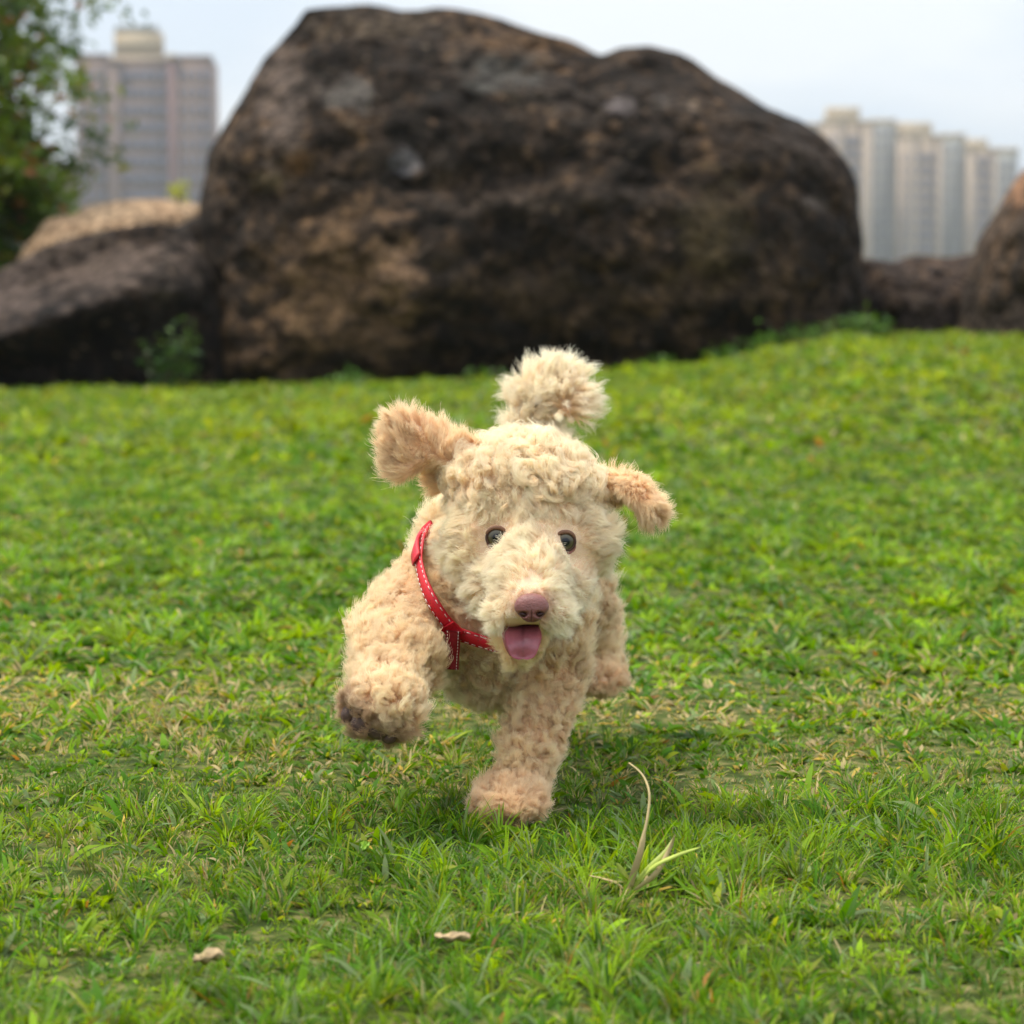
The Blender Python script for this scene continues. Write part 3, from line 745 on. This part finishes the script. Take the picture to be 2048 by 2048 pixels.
# keep the strap a taut smooth line: fit depth smoothly
hd_ = np.array([(hit(a, b)[0] if hit(a, b)[0] is not None else P(a, b, 2.10))[1] for a, b in strapA])
hs = np.convolve(np.r_[hd_[0], hd_, hd_[-1]], [.25, .5, .25], 'valid'); hs = np.minimum(hs, hd_ + .004) - .017
sA = smooth_path([P(a, b, d_) for (a, b), d_ in zip(strapA, hs)], 60)
strapB = [(907, 1258), (906, 1285), (904, 1312), (903, 1335)]
hb = [hit(a, b)[0] for a, b in strapB]; hb = [min(float(q[1]), 2.12) - .019 if q is not None else 2.06 for q in hb]
hb = [min(q, 2.022) for q in hb]; hb[0] = hs[7] - .001; hb[1] = min(hb[1], (hb[0] + hb[2]) / 2)
sB = smooth_path([P(a, b, y) for (a, b), y in zip(strapB, hb)], 20)
STR = np.r_[sA, sB]

def sample(n, r):
    a, b, c = BV[BT[:, 0]], BV[BT[:, 1]], BV[BT[:, 2]]
    ar = np.linalg.norm(np.cross(b - a, c - a), axis=1)
    vis = (np.einsum('ij,ij->i', BN[BT[:, 0]], (CAM - a)) > -.35 * np.linalg.norm(CAM - a, axis=1))
    ar = ar * np.where(vis, 1.0, .35)
    k = r.choice(nt_, n, p=ar / ar.sum()); u = np.sqrt(r.random(n)); v = r.random(n)
    w0, w1, w2 = 1 - u, u * (1 - v), u * v
    X = a[k] * w0[:, None] + b[k] * w1[:, None] + c[k] * w2[:, None]
    Nn = BN[BT[k, 0]] * w0[:, None] + BN[BT[k, 1]] * w1[:, None] + BN[BT[k, 2]] * w2[:, None]
    return X, Nn / np.linalg.norm(Nn, axis=1)[:, None]

def unit(v): return v / (np.linalg.norm(v, axis=1)[:, None] + 1e-9)
def near(X, pts):
    pts = np.atleast_2d(pts); m = np.full(len(X), 9.0)
    for q in pts: m = np.minimum(m, np.linalg.norm(X - q, axis=1))
    return m

def coat(nclump, nstrand, K, seed, under=False):
    r = np.random.default_rng(seed)
    X, Nn = sample(nclump, r); reg = regions(X)
    n = nclump
    isr = lambda *a: np.isin(reg, [REG.index(q) for q in a])
    # lie of the coat
    flow = np.tile(np.array([0, .5, -1.0]), (n, 1))
    hd = isr('head', 'muzzle', 'jaw')
    flow[hd] = unit(X[hd] - (NOSE + np.array([0, .02, .012]))) + np.array([0, 0, -.15])
    low = hd & (X[:, 2] < NOSE[2] + .004)                       # beard hangs
    flow[low] = unit(X[low] - (NOSE + np.array([0, .03, .03]))) + np.array([0, 0, -.6])
    topk = hd & (X[:, 2] + (vnoise(X, 45, 2, 243) - .5) * .035 > P(1040, 1000, 2)[2])
    fl = np.c_[(X[:, 0] - P(1040, 950, 2)[0]) * 9, -.35 * np.ones(n), -.5 + 0 * X[:, 0]]
    flow[topk] = fl[topk]
    eL = isr('earL'); flow[eL] = unit(X[eL] - earL[0]) + np.array([-.2, 0, .25]); eR = isr('earR'); flow[eR] = unit(X[eR] - earR[0])
    tl = isr('tail')
    if tl.any():
        flow[tl] = np.array([.15, 0, 1.0])
    lg = isr('leg', 'paw'); flow[lg] = np.array([0, -.1, -1.0])
    flow = flow - Nn * np.einsum('ij,ij->i', flow, Nn)[:, None]; flow = unit(flow)
    rd = r.normal(size=(n, 3)); rd = rd - Nn * np.einsum('ij,ij->i', rd, Nn)[:, None]; rd = unit(rd)
    face = isr('head', 'muzzle', 'jaw') & ~(hd & (X[:, 2] > P(1040, 965, 2)[2])); calm = face | eL | eR
    big_swirl = (np.where(calm, vnoise(X, 26, 2, 201), vnoise(X, 42, 2, 203))[:, None] - .5) * 1.5; swirl = np.cross(Nn, flow) * big_swirl * 3.4
    tab = lambda d: np.array([d[q] for q in REG])[reg]
    Ln = tab(dict(head=.0215, muzzle=.0155, jaw=.014, body=.022, leg=.0185, paw=.0135, tail=.031, earL=.020, earR=.018))
    lift = tab(dict(head=.22, muzzle=.28, jaw=.45, body=.55, leg=.70, paw=.6, tail=1.0, earL=.20, earR=.22))
    kap = tab(dict(head=1.0, muzzle=1.1, jaw=1.8, body=2.6, leg=3.1, paw=2.6, tail=1.1, earL=.9, earR=.8))
    amp = tab(dict(head=.0026, muzzle=.0020, jaw=.0022, body=.0024, leg=.0024, paw=.0022, tail=.0016, earL=.0015, earR=.0015))
    topk = hd & (X[:, 2] + (vnoise(X, 45, 2, 241) - .5) * .035 > P(1040, 985, 2)[2])
    lift = np.where(topk, .75, lift); kap = np.where(topk, 3.8, kap)
    d0 = unit(Nn * lift[:, None] + flow * .75 + swirl * np.where(calm, .50, .60)[:, None] + rd * np.where(calm, .08, np.where(tl, .45, np.where(topk, .30, .19)))[:, None])
    Ln = Ln * (.88 + .24 * r.random(n)) * (.70 + .6 * (vnoise(X, 55, 2, 205)))
    Ln[topk] *= 1.2; amp = np.where(topk, .0034, amp)
    if under: Ln = np.minimum(Ln * .5, .011); amp = amp * .5; kap = kap * .6
    de = np.minimum(near(X, eyeL), near(X, eyeR))
    Ln *= np.clip((de - .006) / .022, .22, 1)
    dn = near(X, NOSE + np.array([0, .006, 0])); Ln *= np.clip((dn - .004) / .022, .38, 1)
    ds = near(X, STR[::2]); Ln *= np.where(isr('body', 'leg', 'head'), np.clip((ds - .006) / .022, .35, 1), 1)
    # away from the eyes so the eyes stay open
    ec = np.where((near(X, eyeL) < near(X, eyeR))[:, None], eyeL, eyeR)
    aw = unit(X - ec); aw = aw - Nn * np.einsum('ij,ij->i', aw, Nn)[:, None]
    wgt = np.clip(1.3 - de / .017, 0, 1)[:, None]; d0 = unit(d0 * (1 - wgt) + unit(aw) * wgt * 1.0 + Nn * .15 * wgt)
    mth = TONGUE + np.array([0, 0, .004]); dm = near(X, mth); aw = unit(X - mth); wm = np.clip(1.4 - dm / .018, 0, 1)[:, None]
    d0 = unit(d0 * (1 - wm) + aw * wm + np.array([0, .4, -.2]) * wm)
    # curl: turn each lock about an axis square to it
    ax = unit(np.cross(d0, flow + rd * np.where(calm, .3, .5)[:, None] + np.cross(Nn, flow) * (vnoise(X, 50, 2, 221)[:, None] - .5) * 3 + 1e-4)); sg = np.where(vnoise(X, 18, 2, 207) < .5, 1, -1) * np.where(~calm & (r.random(n) < np.where(topk, .5, .22)), -1, 1); sg = sg[:, None]; ax = ax * sg
    kap = kap * (.6 + .5 * vnoise(X, 60, 2, 231) + .3 * r.random(n)) * np.clip((de - .004) / .02, .3, 1)
    s = np.linspace(0, 1, K); Dd = np.zeros((n, K, 3))
    for j, sj in enumerate(s):
        th = (kap * sj ** 1.2)[:, None]
        Dd[:, j] = d0 * np.cos(th) + np.cross(ax, d0) * np.sin(th) + ax * (ax * d0).sum(1)[:, None] * (1 - np.cos(th))
    Cc = np.concatenate([np.zeros((n, 1, 3)), np.cumsum(Dd[:, :-1] * (Ln / (K - 1))[:, None, None], 1)], 1)
    u = unit(np.cross(d0, ax)); ph = (np.where(calm, vnoise(X, 22, 2, 209), vnoise(X, 36, 2, 211)) * 14 + np.where(topk, 6.3, np.where(calm, .6, 3.2)) * r.random(n))[:, None]; fr = np.where(calm, .85 + .25 * r.random(n), 1.1 + 1.0 * r.random(n))[:, None] * 6.28
    A = (amp * np.clip((de - .006) / .02, .15, 1))[:, None] * np.sqrt(s)[None]
    Cc = Cc + u[:, None] * (A * (np.cos(fr * s + ph) - np.cos(ph)))[..., None] + ax[:, None] * (A * (np.sin(fr * s + ph) - np.sin(ph)))[..., None]
    # strands
    Ns = nclump * nstrand
    Xs, Nss = sample(Ns, r)
    kd = kdtree.KDTree(n)
    for i, q in enumerate(X): kd.insert(q, i)
    kd.balance()
    own = np.fromiter((kd.find(q)[1] for q in Xs), dtype=np.int64, count=Ns)
    regs = reg[own]
    off = Xs - X[own]
    conv = (1 - np.where(r.random(Ns) < .22, .15, np.array([.46, .40, .5, .55, .58, .52, .36, .46, .44])[regs])[:, None] * (s ** .9)[None])
    lf = .7 + .4 * r.random(Ns)
    B = Cc[own] * lf[:, None, None]
    fz = r.normal(size=(Ns, 3)) * .0017
    fz *= np.where(r.random(Ns) < .04, 2.2, 1)[:, None]
    base = X[own] - Nn[own] * .0015
    Pp = base[:, None] + off[:, None] * conv[:, :, None] + B + fz[:, None] * (s ** 1.5)[None, :, None]
    # openings that stay bare
    bad = (np.minimum(near(Xs, eyeL), near(Xs, eyeR)) < .0078) | (near(Xs, NOSE + np.array([0, .004, 0])) < .0125)
    bad |= (np.abs(Xs[:, 0] - TONGUE[0]) < .0135) & (np.abs(Xs[:, 2] - TONGUE[2] - .004) < .014) & (Xs[:, 1] < 1.945)
    tip = Pp[:, -1]; midp = Pp[:, K // 2]
    bad |= (np.minimum(near(tip, eyeL + [0, -.004, 0]), near(tip, eyeR + [0, -.004, 0])) < .0073) | (near(tip, NOSE) < .0125) | (near(midp, NOSE) < .0118)
    bad |= (np.minimum(near(midp, eyeL + [0, -.004, 0]), near(midp, eyeR + [0, -.004, 0])) < .0070)
    bad |= (np.abs(tip[:, 0] - TONGUE[0]) < .0145) & (np.abs(tip[:, 2] - TONGUE[2]) < .018) & (tip[:, 1] < 1.935) & (tip[:, 1] > 1.85)
    fromstrap = near(Pp[:, K // 2], STR[::2]); bad |= (fromstrap < .0045) & (r.random(Ns) < .9)
    fromstrap = near(Pp[:, -2], STR[::2] + np.array([0, -.004, 0])); bad |= (fromstrap < .0065) & (r.random(Ns) < .8)
    bad |= (near(midp, PADC + np.array([0, -.007, 0])) < .0055) | (near(tip, PADC + np.array([0, -.008, 0])) < .0055)
    padc = near(Xs, PADC); bad |= padc < .0075
    ok = ~bad; Pp = Pp[ok]; regs = regs[ok]; own = own[ok]
    # colour: pale tips over a warmer base, body and leg roots darkened as painted shade, ears and legs more apricot
    cl = vnoise(X, 30, 3, 300)[own]; lk = r.random(n)[own]
    root = np.array([dict(head=(.92, .66, .40), muzzle=(.94, .71, .48), jaw=(.84, .60, .34), body=(.80, .53, .31), leg=(.78, .50, .285), paw=(.78, .50, .30), tail=(.93, .68, .44), earL=(.80, .49, .27), earR=(.80, .49, .26))[q] for q in REG])[regs]
    tipc = np.array([dict(head=(1.0, .915, .715), muzzle=(1.0, .93, .75), jaw=(.97, .84, .56), body=(1.0, .91, .69), leg=(1.0, .87, .625), paw=(.97, .79, .54), tail=(1.0, .925, .75), earL=(1.0, .83, .585), earR=(1.0, .83, .575))[q] for q in REG])[regs]
    sr = r.random(len(own)); g = (.80 + .13 * lk + .14 * (cl - .5) + .16 * sr)[:, None]
    ramp = (s ** .7)[None, :, None]
    Cl = np.minimum((root[:, None] * (1 - ramp) + tipc[:, None] * ramp) * g[:, None] * np.array([1.04, 1.04, 1.04]), 1.0)
    pdist = near(Pp[:, 0], PADC); st = (1 - sstep(.008, .026, pdist))[:, None, None] * .8
    Cl = Cl * (1 - st) + np.array([.42, .24, .13]) * st
    ndist = near(Pp[:, 0], NOSE); st = (1 - sstep(.012, .024, ndist))[:, None, None] * .45
    Cl = Cl * (1 - st) + np.array([.86, .50, .40]) * st
    return Pp, Cl, regs, s

pads = [(702, 1424, 1.903, .0070, .0100, 38), (726, 1444, 1.897, .0088, .0115, 42), (752, 1462, 1.898, .0105, .0066, 18), (778, 1474, 1.901, .0066, .0055, 0)]
PADC = np.array([P(a, b, y) for a, b, y, *_ in pads])

M_fur = bpy.data.materials.new('curly_fur'); M_fur.use_nodes = True
fnt = M_fur.node_tree; fb = fnt.nodes['Principled BSDF']; fo = fnt.nodes['Material Output']
fa = fnt.nodes.new('ShaderNodeAttribute'); fa.attribute_name = 'col'
fnt.links.new(fa.outputs['Color'], fb.inputs['Base Color']); fb.inputs['Roughness'].default_value = .38; fb.inputs['Specular IOR Level'].default_value = .45
ft = fnt.nodes.new('ShaderNodeBsdfTranslucent'); fnt.links.new(fa.outputs['Color'], ft.inputs['Color'])
fm = fnt.nodes.new('ShaderNodeMixShader'); fm.inputs[0].default_value = .48
fnt.links.new(fb.outputs[0], fm.inputs[1]); fnt.links.new(ft.outputs[0], fm.inputs[2]); fnt.links.new(fm.outputs[0], fo.inputs['Surface'])

def fur_object(name, Pp, Cl, s, r0=.00015, r1=.00005):
    n, K, _ = Pp.shape
    hc = bpy.data.hair_curves.new(name); hc.add_curves([K] * n)
    hc.attributes['position'].data.foreach_set('vector', Pp.astype(np.float32).ravel())
    rad = np.tile((r0 + (r1 - r0) * s ** 1.5).astype(np.float32), n)
    ra = hc.attributes.get('radius') or hc.attributes.new('radius', 'FLOAT', 'POINT'); ra.data.foreach_set('value', rad)
    ca = hc.attributes.new('col', 'FLOAT_COLOR', 'POINT'); c = np.ones((n * K, 4), dtype=np.float32); c[:, :3] = Cl.reshape(-1, 3); ca.data.foreach_set('color', c.ravel())
    hc.materials.append(M_fur)
    o = bpy.data.objects.new(name, hc); COL.objects.link(o); adopt(o); return o

Pp, Cl, rg, ss = coat(19000, 33, 13, 5)
Pu, Cu, ru, su = coat(26000, 7, 7, 9, True)
for nm, grp in (('head_fur', ('head', 'muzzle', 'jaw')), ('body_fur', ('body',)), ('leg_fur', ('leg', 'paw')), ('tail_fur', ('tail',)), ('ear_fur', ('earL',)), ('ear_fur', ('earR',))):
    m = np.isin(rg, [REG.index(q) for q in grp])
    fur_object(nm, Pp[m], Cl[m], ss)
    m = np.isin(ru, [REG.index(q) for q in grp]); bpy.context.view_layer.update(); fur_object('undercoat', Pu[m], Cu[m], su)

# ---- eyes
def ellipsoid(name, c, r, m, parent, seg=32, rings=20, fn=None, rotm=None):
    th = np.linspace(0, np.pi, rings + 1); ph = np.linspace(0, 2 * np.pi, seg, endpoint=False)
    T, Ph = np.meshgrid(th, ph, indexing='ij'); d = np.stack([np.sin(T) * np.cos(Ph), -np.cos(T), np.sin(T) * np.sin(Ph)], -1).reshape(-1, 3)
    v = d * np.array(r)
    if fn is not None: v = fn(v, d)
    if rotm is not None: v = v @ np.array(rotm).T
    a = (np.arange(rings)[:, None] * seg + np.arange(seg)[None]).ravel(); b = (np.arange(rings)[:, None] * seg + (np.arange(seg)[None] + 1) % seg).ravel()
    me = np_mesh(name, v, [np.c_[a, a + seg, b + seg, b]])
    me.materials.append(m); me.polygons.foreach_set('use_smooth', np.ones(len(me.polygons), dtype=bool))
    o = bpy.data.objects.new(name, me); COL.objects.link(o)
    o.parent = parent; o.location = Vector(c) - Vector(parent.location if parent == dog else parent['world'])
    o['world'] = tuple(float(q) for q in c)
    return o

M_eye = bpy.data.materials.new('hazel_eye'); M_eye.use_nodes = True
ent = M_eye.node_tree; eb = ent.nodes['Principled BSDF']; eb.inputs['Roughness'].default_value = .06; eb.inputs['Specular IOR Level'].default_value = .4; eb.inputs['Coat Weight'].default_value = .15; eb.inputs['Coat Roughness'].default_value = .02
etc = ent.nodes.new('ShaderNodeTexCoord'); es = ent.nodes.new('ShaderNodeSeparateXYZ'); ent.links.new(etc.outputs['Object'], es.inputs[0])
cx = ent.nodes.new('ShaderNodeCombineXYZ'); ent.links.new(es.outputs['X'], cx.inputs[0]); ent.links.new(es.outputs['Z'], cx.inputs[2])
ln = ent.nodes.new('ShaderNodeVectorMath'); ln.operation = 'LENGTH'; ent.links.new(cx.outputs[0], ln.inputs[0])
mr = ent.nodes.new('ShaderNodeMapRange'); mr.inputs['From Max'].default_value = .0085; ent.links.new(ln.outputs['Value'], mr.inputs['Value'])
er = ent.nodes.new('ShaderNodeValToRGB'); el_ = er.color_ramp.elements
el_[0].position = .34; el_[0].color = (.004, .005, .008, 1); el_[1].position = .95; el_[1].color = (.02, .008, .004, 1)
for p_, c_ in ((.44, (.055, .046, .028, 1)), (.66, (.095, .080, .042, 1)), (.80, (.06, .038, .018, 1)), (.88, (.03, .012, .006, 1))):
    q = el_.new(p_); q.color = c_
ent.links.new(mr.outputs[0], er.inputs[0]); ent.links.new(er.outputs[0], eb.inputs['Base Color'])
M_lid = mat('dark_brown_eyelid', (.05, .020, .013), .45, .4)
M_skinlid = mat('brown_upper_lid', (.17, .085, .05), .7, .3)
M_pink = mat('pink_lid_skin', (.30, .13, .105), .6, .3, sss=.3)
def torus(name, c, R, r, m, parent, sx=1, sz=1, a0=0, a1=360, seg=40, wob=None):
    th = np.radians(np.linspace(a0, a1, seg + 1)); pts = np.c_[R * sx * np.cos(th), np.zeros(seg + 1), R * sz * np.sin(th)]
    rr = np.full(seg + 1, r) if a1 - a0 >= 360 else r * np.sin(np.pi * np.linspace(.03, .97, seg + 1)) ** .6
    v, q = tube(pts, rr, 10)
    me = np_mesh(name, v, [q]); me.materials.append(m); me.polygons.foreach_set('use_smooth', np.ones(len(me.polygons), dtype=bool))
    o = bpy.data.objects.new(name, me); COL.objects.link(o); o.parent = parent; o.location = Vector(c) - Vector(parent['world']); return o
for c, rr, look in ((eyeL, .0085, (0.0, -1)), (eyeR, .0081, (0.05, -1))):
    c = np.array(c); ey = ellipsoid('eye', c, (rr, rr * .62, rr), M_eye, dog, 40, 28)
    torus('eyelid', c + [0, -.0022, 0], rr * .93, .0011, M_lid, ey, 1.03, .98)
    torus('upper_lid', c + [0, -.0030, .0008], rr * .98, .0017, M_skinlid, ey, 1.05, .92, 15, 165)
    torus('lower_lid', c + [.0003, -.0008, -.0012], rr * 1.02, .0016, M_pink, ey, 1.0, 1.0, 200, 345)

# ---- nose
M_nose = mat('pink_brown_nose', (.21, .078, .066), .38, .4, bump=(700, .7, .0012), noise=(120, .12), sss=.15)
M_nostril = mat('dark_nostril', (.035, .010, .008), .5, .3)
def nosefn(v, d):
    x = d[:, 0]; z = d[:, 2]; v = v.copy()
    e_ = 2.7; k_ = (np.abs(d[:, 0]) ** e_ + np.abs(d[:, 2]) ** e_ + np.abs(d[:, 1]) ** e_) ** (-1 / e_); v *= (.45 + .55 * k_)[:, None] * .97
    v[:, 0] *= 1 - .34 * sstep(.15, -.95, z)                                   # narrower below
    v[:, 2] += .0012 * (1 - x ** 2) * (z > 0)
    front = sstep(.2, -.6, d[:, 1])
    for sx in (-1, 1):
        g = np.exp(-(((x - sx * .50) / .20) ** 2 + ((z + .34 + .10 * np.abs(x)) / .13) ** 2)); v[:, 1] += g * .0075 * front
        g = np.exp(-(((x - sx * .80) / .14) ** 2 + ((z + .42) / .10) ** 2)); v[:, 1] += g * .003 * front
    v[:, 1] += np.exp(-(x / .06) ** 2) * sstep(.0, -.4, z) * .0018 * front    # philtrum
    return v
nose = ellipsoid('nose', NOSE, (.0142, .0098, .0112), M_nose, dog, 96, 72, nosefn, Matrix.Rotation(math.radians(-6), 3, 'X'))
for sx in (-1, 1):
    ellipsoid('nostril', NOSE + np.array([sx * .0064, -.0046, -.0040]), (.0034, .0026, .0020), M_nostril, nose, 20, 12, None, Matrix.Rotation(math.radians(-18 * sx), 3, 'Y'))

# ---- mouth and tongue
M_mouth = mat('dark_mouth_lining', (.045, .012, .012), .5, .4)
M_lip = mat('pink_lip', (.42, .16, .15), .45, .4, sss=.2)
ellipsoid('mouth', P(1045, 1262, 1.925), (.0140, .010, .0125), M_mouth, dog, 28, 18)
tp = smooth_path([P(1046, 1240, 1.935), P(1046, 1250, 1.915), P(1046, 1268, 1.902), P(1046, 1292, 1.897), P(1046, 1318, 1.899)], 22)
TW = np.array([.0112 + .0024 * i / 13 if i < 13 else .0136 * max(0, 1 - ((i - 13) / 8.1) ** 2.5) ** .45 for i in range(22)]) + .0005
TV = []; TC = []
for i in range(22):
    for j in range(13):
        k = (j - 6) / 6.0; w = TW[i] * (1 + .05 * math.sin(i * .6))
        x = k * w; yb = .0028 * k * k * (1 if i < 17 else .4) - .0004 + .0028 * math.exp(-(k / .15) ** 2) * (1 - (i / 21) ** 2)
        TV.append(tp[i] + np.array([x, -yb if False else yb - .0028 * k * k * 2, 0]))
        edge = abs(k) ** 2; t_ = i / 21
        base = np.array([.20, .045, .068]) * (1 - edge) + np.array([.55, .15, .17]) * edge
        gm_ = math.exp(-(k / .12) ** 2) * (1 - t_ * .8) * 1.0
        TC.append((base * (1 - t_) * .8 + np.array([.40, .11, .135]) * t_) * (1 - gm_ * .5) * (.20 + .70 * float(sstep(.05, .65, t_))))  # mouth and groove shade painted into the tongue's root and midline
TV = np.array(TV); TC = np.array(TC); nT = len(TV)
Tf = []
for i in range(21):
    for j in range(12):
        a = i * 13 + j; Tf.append([a, a + 1, a + 14, a + 13])
Tf = np.array(Tf); bk = TV + np.array([0, .0022, 0]); rim = []
for i in range(21): rim += [[i * 13, (i + 1) * 13, nT + (i + 1) * 13, nT + i * 13], [i * 13 + 12, nT + i * 13 + 12, nT + (i + 1) * 13 + 12, (i + 1) * 13 + 12]]
for j in range(12): a = 21 * 13 + j; rim.append([a, a + 1, nT + a + 1, nT + a])
M_tongue = mat('wet_pink_tongue', attr='col', rough=.28, spec=.5, bump=(1500, .25, .0005), noise=(300, .10), sss=.15)
tg = link('tongue', np_mesh('tongue', np.r_[TV, bk], [Tf[:, ::-1], Tf + nT, np.array(rim)], np.r_[TC, TC]), M_tongue, dog, smooth=True)
lp = smooth_path([P(1006, 1238, 1.918), P(1007, 1252, 1.910), P(1009, 1272, 1.905), P(1014, 1296, 1.905), P(1022, 1312, 1.907)], 14)
v, q = tube(lp, .0019 * np.sin(np.pi * np.linspace(.1, .95, 14)) ** .6, 8)
link('lip', np_mesh('lip', v, [q]), M_lip, dog, smooth=True)

# ---- pads of the raised paw
M_pad = mat('dark_brown_paw_pad', (.11, .062, .05), .5, .4, bump=(700, .5, .0006), noise=(300, .25))
for (a, b, y, rx_, rz_, ro) in pads:
    ellipsoid('paw_pad', P(a, b, y), (rx_, .0065, rz_), M_pad, dog, 24, 16, None, Matrix.Rotation(math.radians(ro), 3, 'Y'))

# ---- harness
M_strap = bpy.data.materials.new('red_print_webbing'); M_strap.use_nodes = True
snt = M_strap.node_tree; sb_ = snt.nodes['Principled BSDF']; sb_.inputs['Roughness'].default_value = .6
stc = snt.nodes.new('ShaderNodeTexCoord'); sv_ = snt.nodes.new('ShaderNodeTexVoronoi'); sv_.inputs['Scale'].default_value = 330
snt.links.new(stc.outputs['Object'], sv_.inputs['Vector']); sr_ = snt.nodes.new('ShaderNodeValToRGB'); q = sr_.color_ramp.elements
q[0].position = .0; q[0].color = (.09, .004, .01, 1); q[1].position = .42; q[1].color = (.58, .006, .022, 1); q2 = q.new(.22); q2.color = (.50, .02, .03, 1)
snt.links.new(sv_.outputs['Distance'], sr_.inputs[0]); snt.links.new(sr_.outputs[0], sb_.inputs['Base Color'])
M_strap2 = mat('plain_red_webbing', (.50, .006, .018), .6, .3, noise=(400, .2)); M_strap3 = mat('dark_red_webbing', (.22, .006, .014), .6, .3, noise=(400, .2))
M_stitch = mat('white_stitching', (.80, .74, .70), .7, .3)
def strap(name, path, w, m, outward, parent, th=.0016):
    p = path; n = len(p); t = np.gradient(p, axis=0); t = unit(t)
    nn = outward - t * (outward * t).sum(1)[:, None]; nn = unit(nn); sd = np.cross(t, nn)
    w = np.broadcast_to(w, (n,))[:, None] * .5; rows = [p - sd * w, p - sd * w + nn * th, p + nn * th * 1.15, p + sd * w + nn * th, p + sd * w]
    V = np.stack(rows, 1).reshape(-1, 3)
    Q = np.array([[i * 5 + k, i * 5 + (k + 1) % 5, (i + 1) * 5 + (k + 1) % 5, (i + 1) * 5 + k] for i in range(n - 1) for k in range(5)])
    V0 = len(V); Q = np.r_[Q, [[0, 1, 2, 3]], [[V0 - 5, V0 - 4, V0 - 3, V0 - 2]]]
    o = link(name, np_mesh(name, V, [Q]), m); 
    return o, nn, sd
harness = empty('harness', sA[20]); harness.parent = dog; harness.location = Vector(sA[20]) - Vector(dog_root)
def hp(o): o.parent = harness; o.matrix_parent_inverse = Matrix.Translation(-Vector(sA[20])); return o
def stitches(path, nn, sd, offs, dash=2):
    V = []; Q = []
    for of in offs:
        for i in range(0, len(path) - 1, 2):
            a = path[i]; b = path[i] + (path[i + 1] - path[i]) * 1.15
            for_ = nn[i] * .0019; s_ = sd[i]
            o = len(V); wv = s_ * .00026; up = nn[i] * .0004
            for z in (0, 1):
                V += [a + s_ * of - wv + for_ + up * z, a + s_ * of + wv + for_ + up * z, b + s_ * of + wv + for_ + up * z, b + s_ * of - wv + for_ + up * z]
            Q += [[o, o + 3, o + 2, o + 1], [o + 4, o + 5, o + 6, o + 7], [o, o + 1, o + 5, o + 4], [o + 1, o + 2, o + 6, o + 5], [o + 2, o + 3, o + 7, o + 6], [o + 3, o, o + 4, o + 7]]
    o_ = hp(link('stitching', np_mesh('stitching', np.array(V), [np.array(Q)]), M_stitch)); o_['kind'] = 'stuff'
outA = np.tile(np.array([-.75, -.62, -.1]), (len(sA), 1)); k = np.linspace(0, 1, len(sA))[:, None]; outA = outA * (1 - k) + np.array([-.05, -.95, -.25]) * k
dense = smooth_path(sA, 90); od = np.repeat(outA, 2, 0)[:0]; outD = np.array([-.75, -.62, -.1]) * (1 - np.linspace(0, 1, 90)[:, None]) + np.array([-.05, -.95, -.25]) * np.linspace(0, 1, 90)[:, None]
o, nn, sd = strap('strap', dense, .0118, M_strap, outD, dog); hp(o)
stitches(dense, nn, sd, (-.0046, .0046))
sBd = smooth_path(sB, 26); outB = np.tile(np.array([-.1, -.97, -.1]), (26, 1))
o, nn, sd = strap('chest_strap', sBd + np.array([0, -.0100, 0]), .0125, M_strap3, outB, dog); hp(o)
stitches(sBd + np.array([0, -.0100, 0]), nn, sd, (-.0046, .0046))
jn = smooth_path([P(893, 1246, hs[6]), P(905, 1258, hs[7]), P(918, 1272, hs[7])], 10) + np.array([0, -.004, 0])
o, nn, sd = strap('strap_loop', jn, .0135, M_strap2, np.tile(np.array([-.3, -.95, 0]), (10, 1)), dog, .003); hp(o)
lp = smooth_path([P(872, 1052, hs[0]), P(850, 1072, hs[0]), P(836, 1092, hs[1]), P(838, 1120, hs[2])], 16)
o, nn, sd = strap('strap_fold', lp + np.array([-.001, -.003, 0]), .013, M_strap, np.tile(np.array([-.7, -.7, 0]), (16, 1)), dog, .0025); hp(o)

# ------------------------------------------------------------------ the air
hm = bpy.data.materials.new('haze'); hm.use_nodes = True
for n_ in list(hm.node_tree.nodes): hm.node_tree.nodes.remove(n_)
ho = hm.node_tree.nodes.new('ShaderNodeOutputMaterial'); hv = hm.node_tree.nodes.new('ShaderNodeVolumePrincipled')
hv.inputs['Color'].default_value = (.90, .94, 1.0, 1); hv.inputs['Density'].default_value = .00032; hv.inputs['Anisotropy'].default_value = .2
hm.node_tree.links.new(hv.outputs[0], ho.inputs['Volume'])
hz = boxes('haze', [(-820, 820, -20, 1120, -12, 100)], hm, None); hz['kind'] = 'stuff'
tag(hz, 'thin pale haze in the air over the whole scene', kind='stuff')
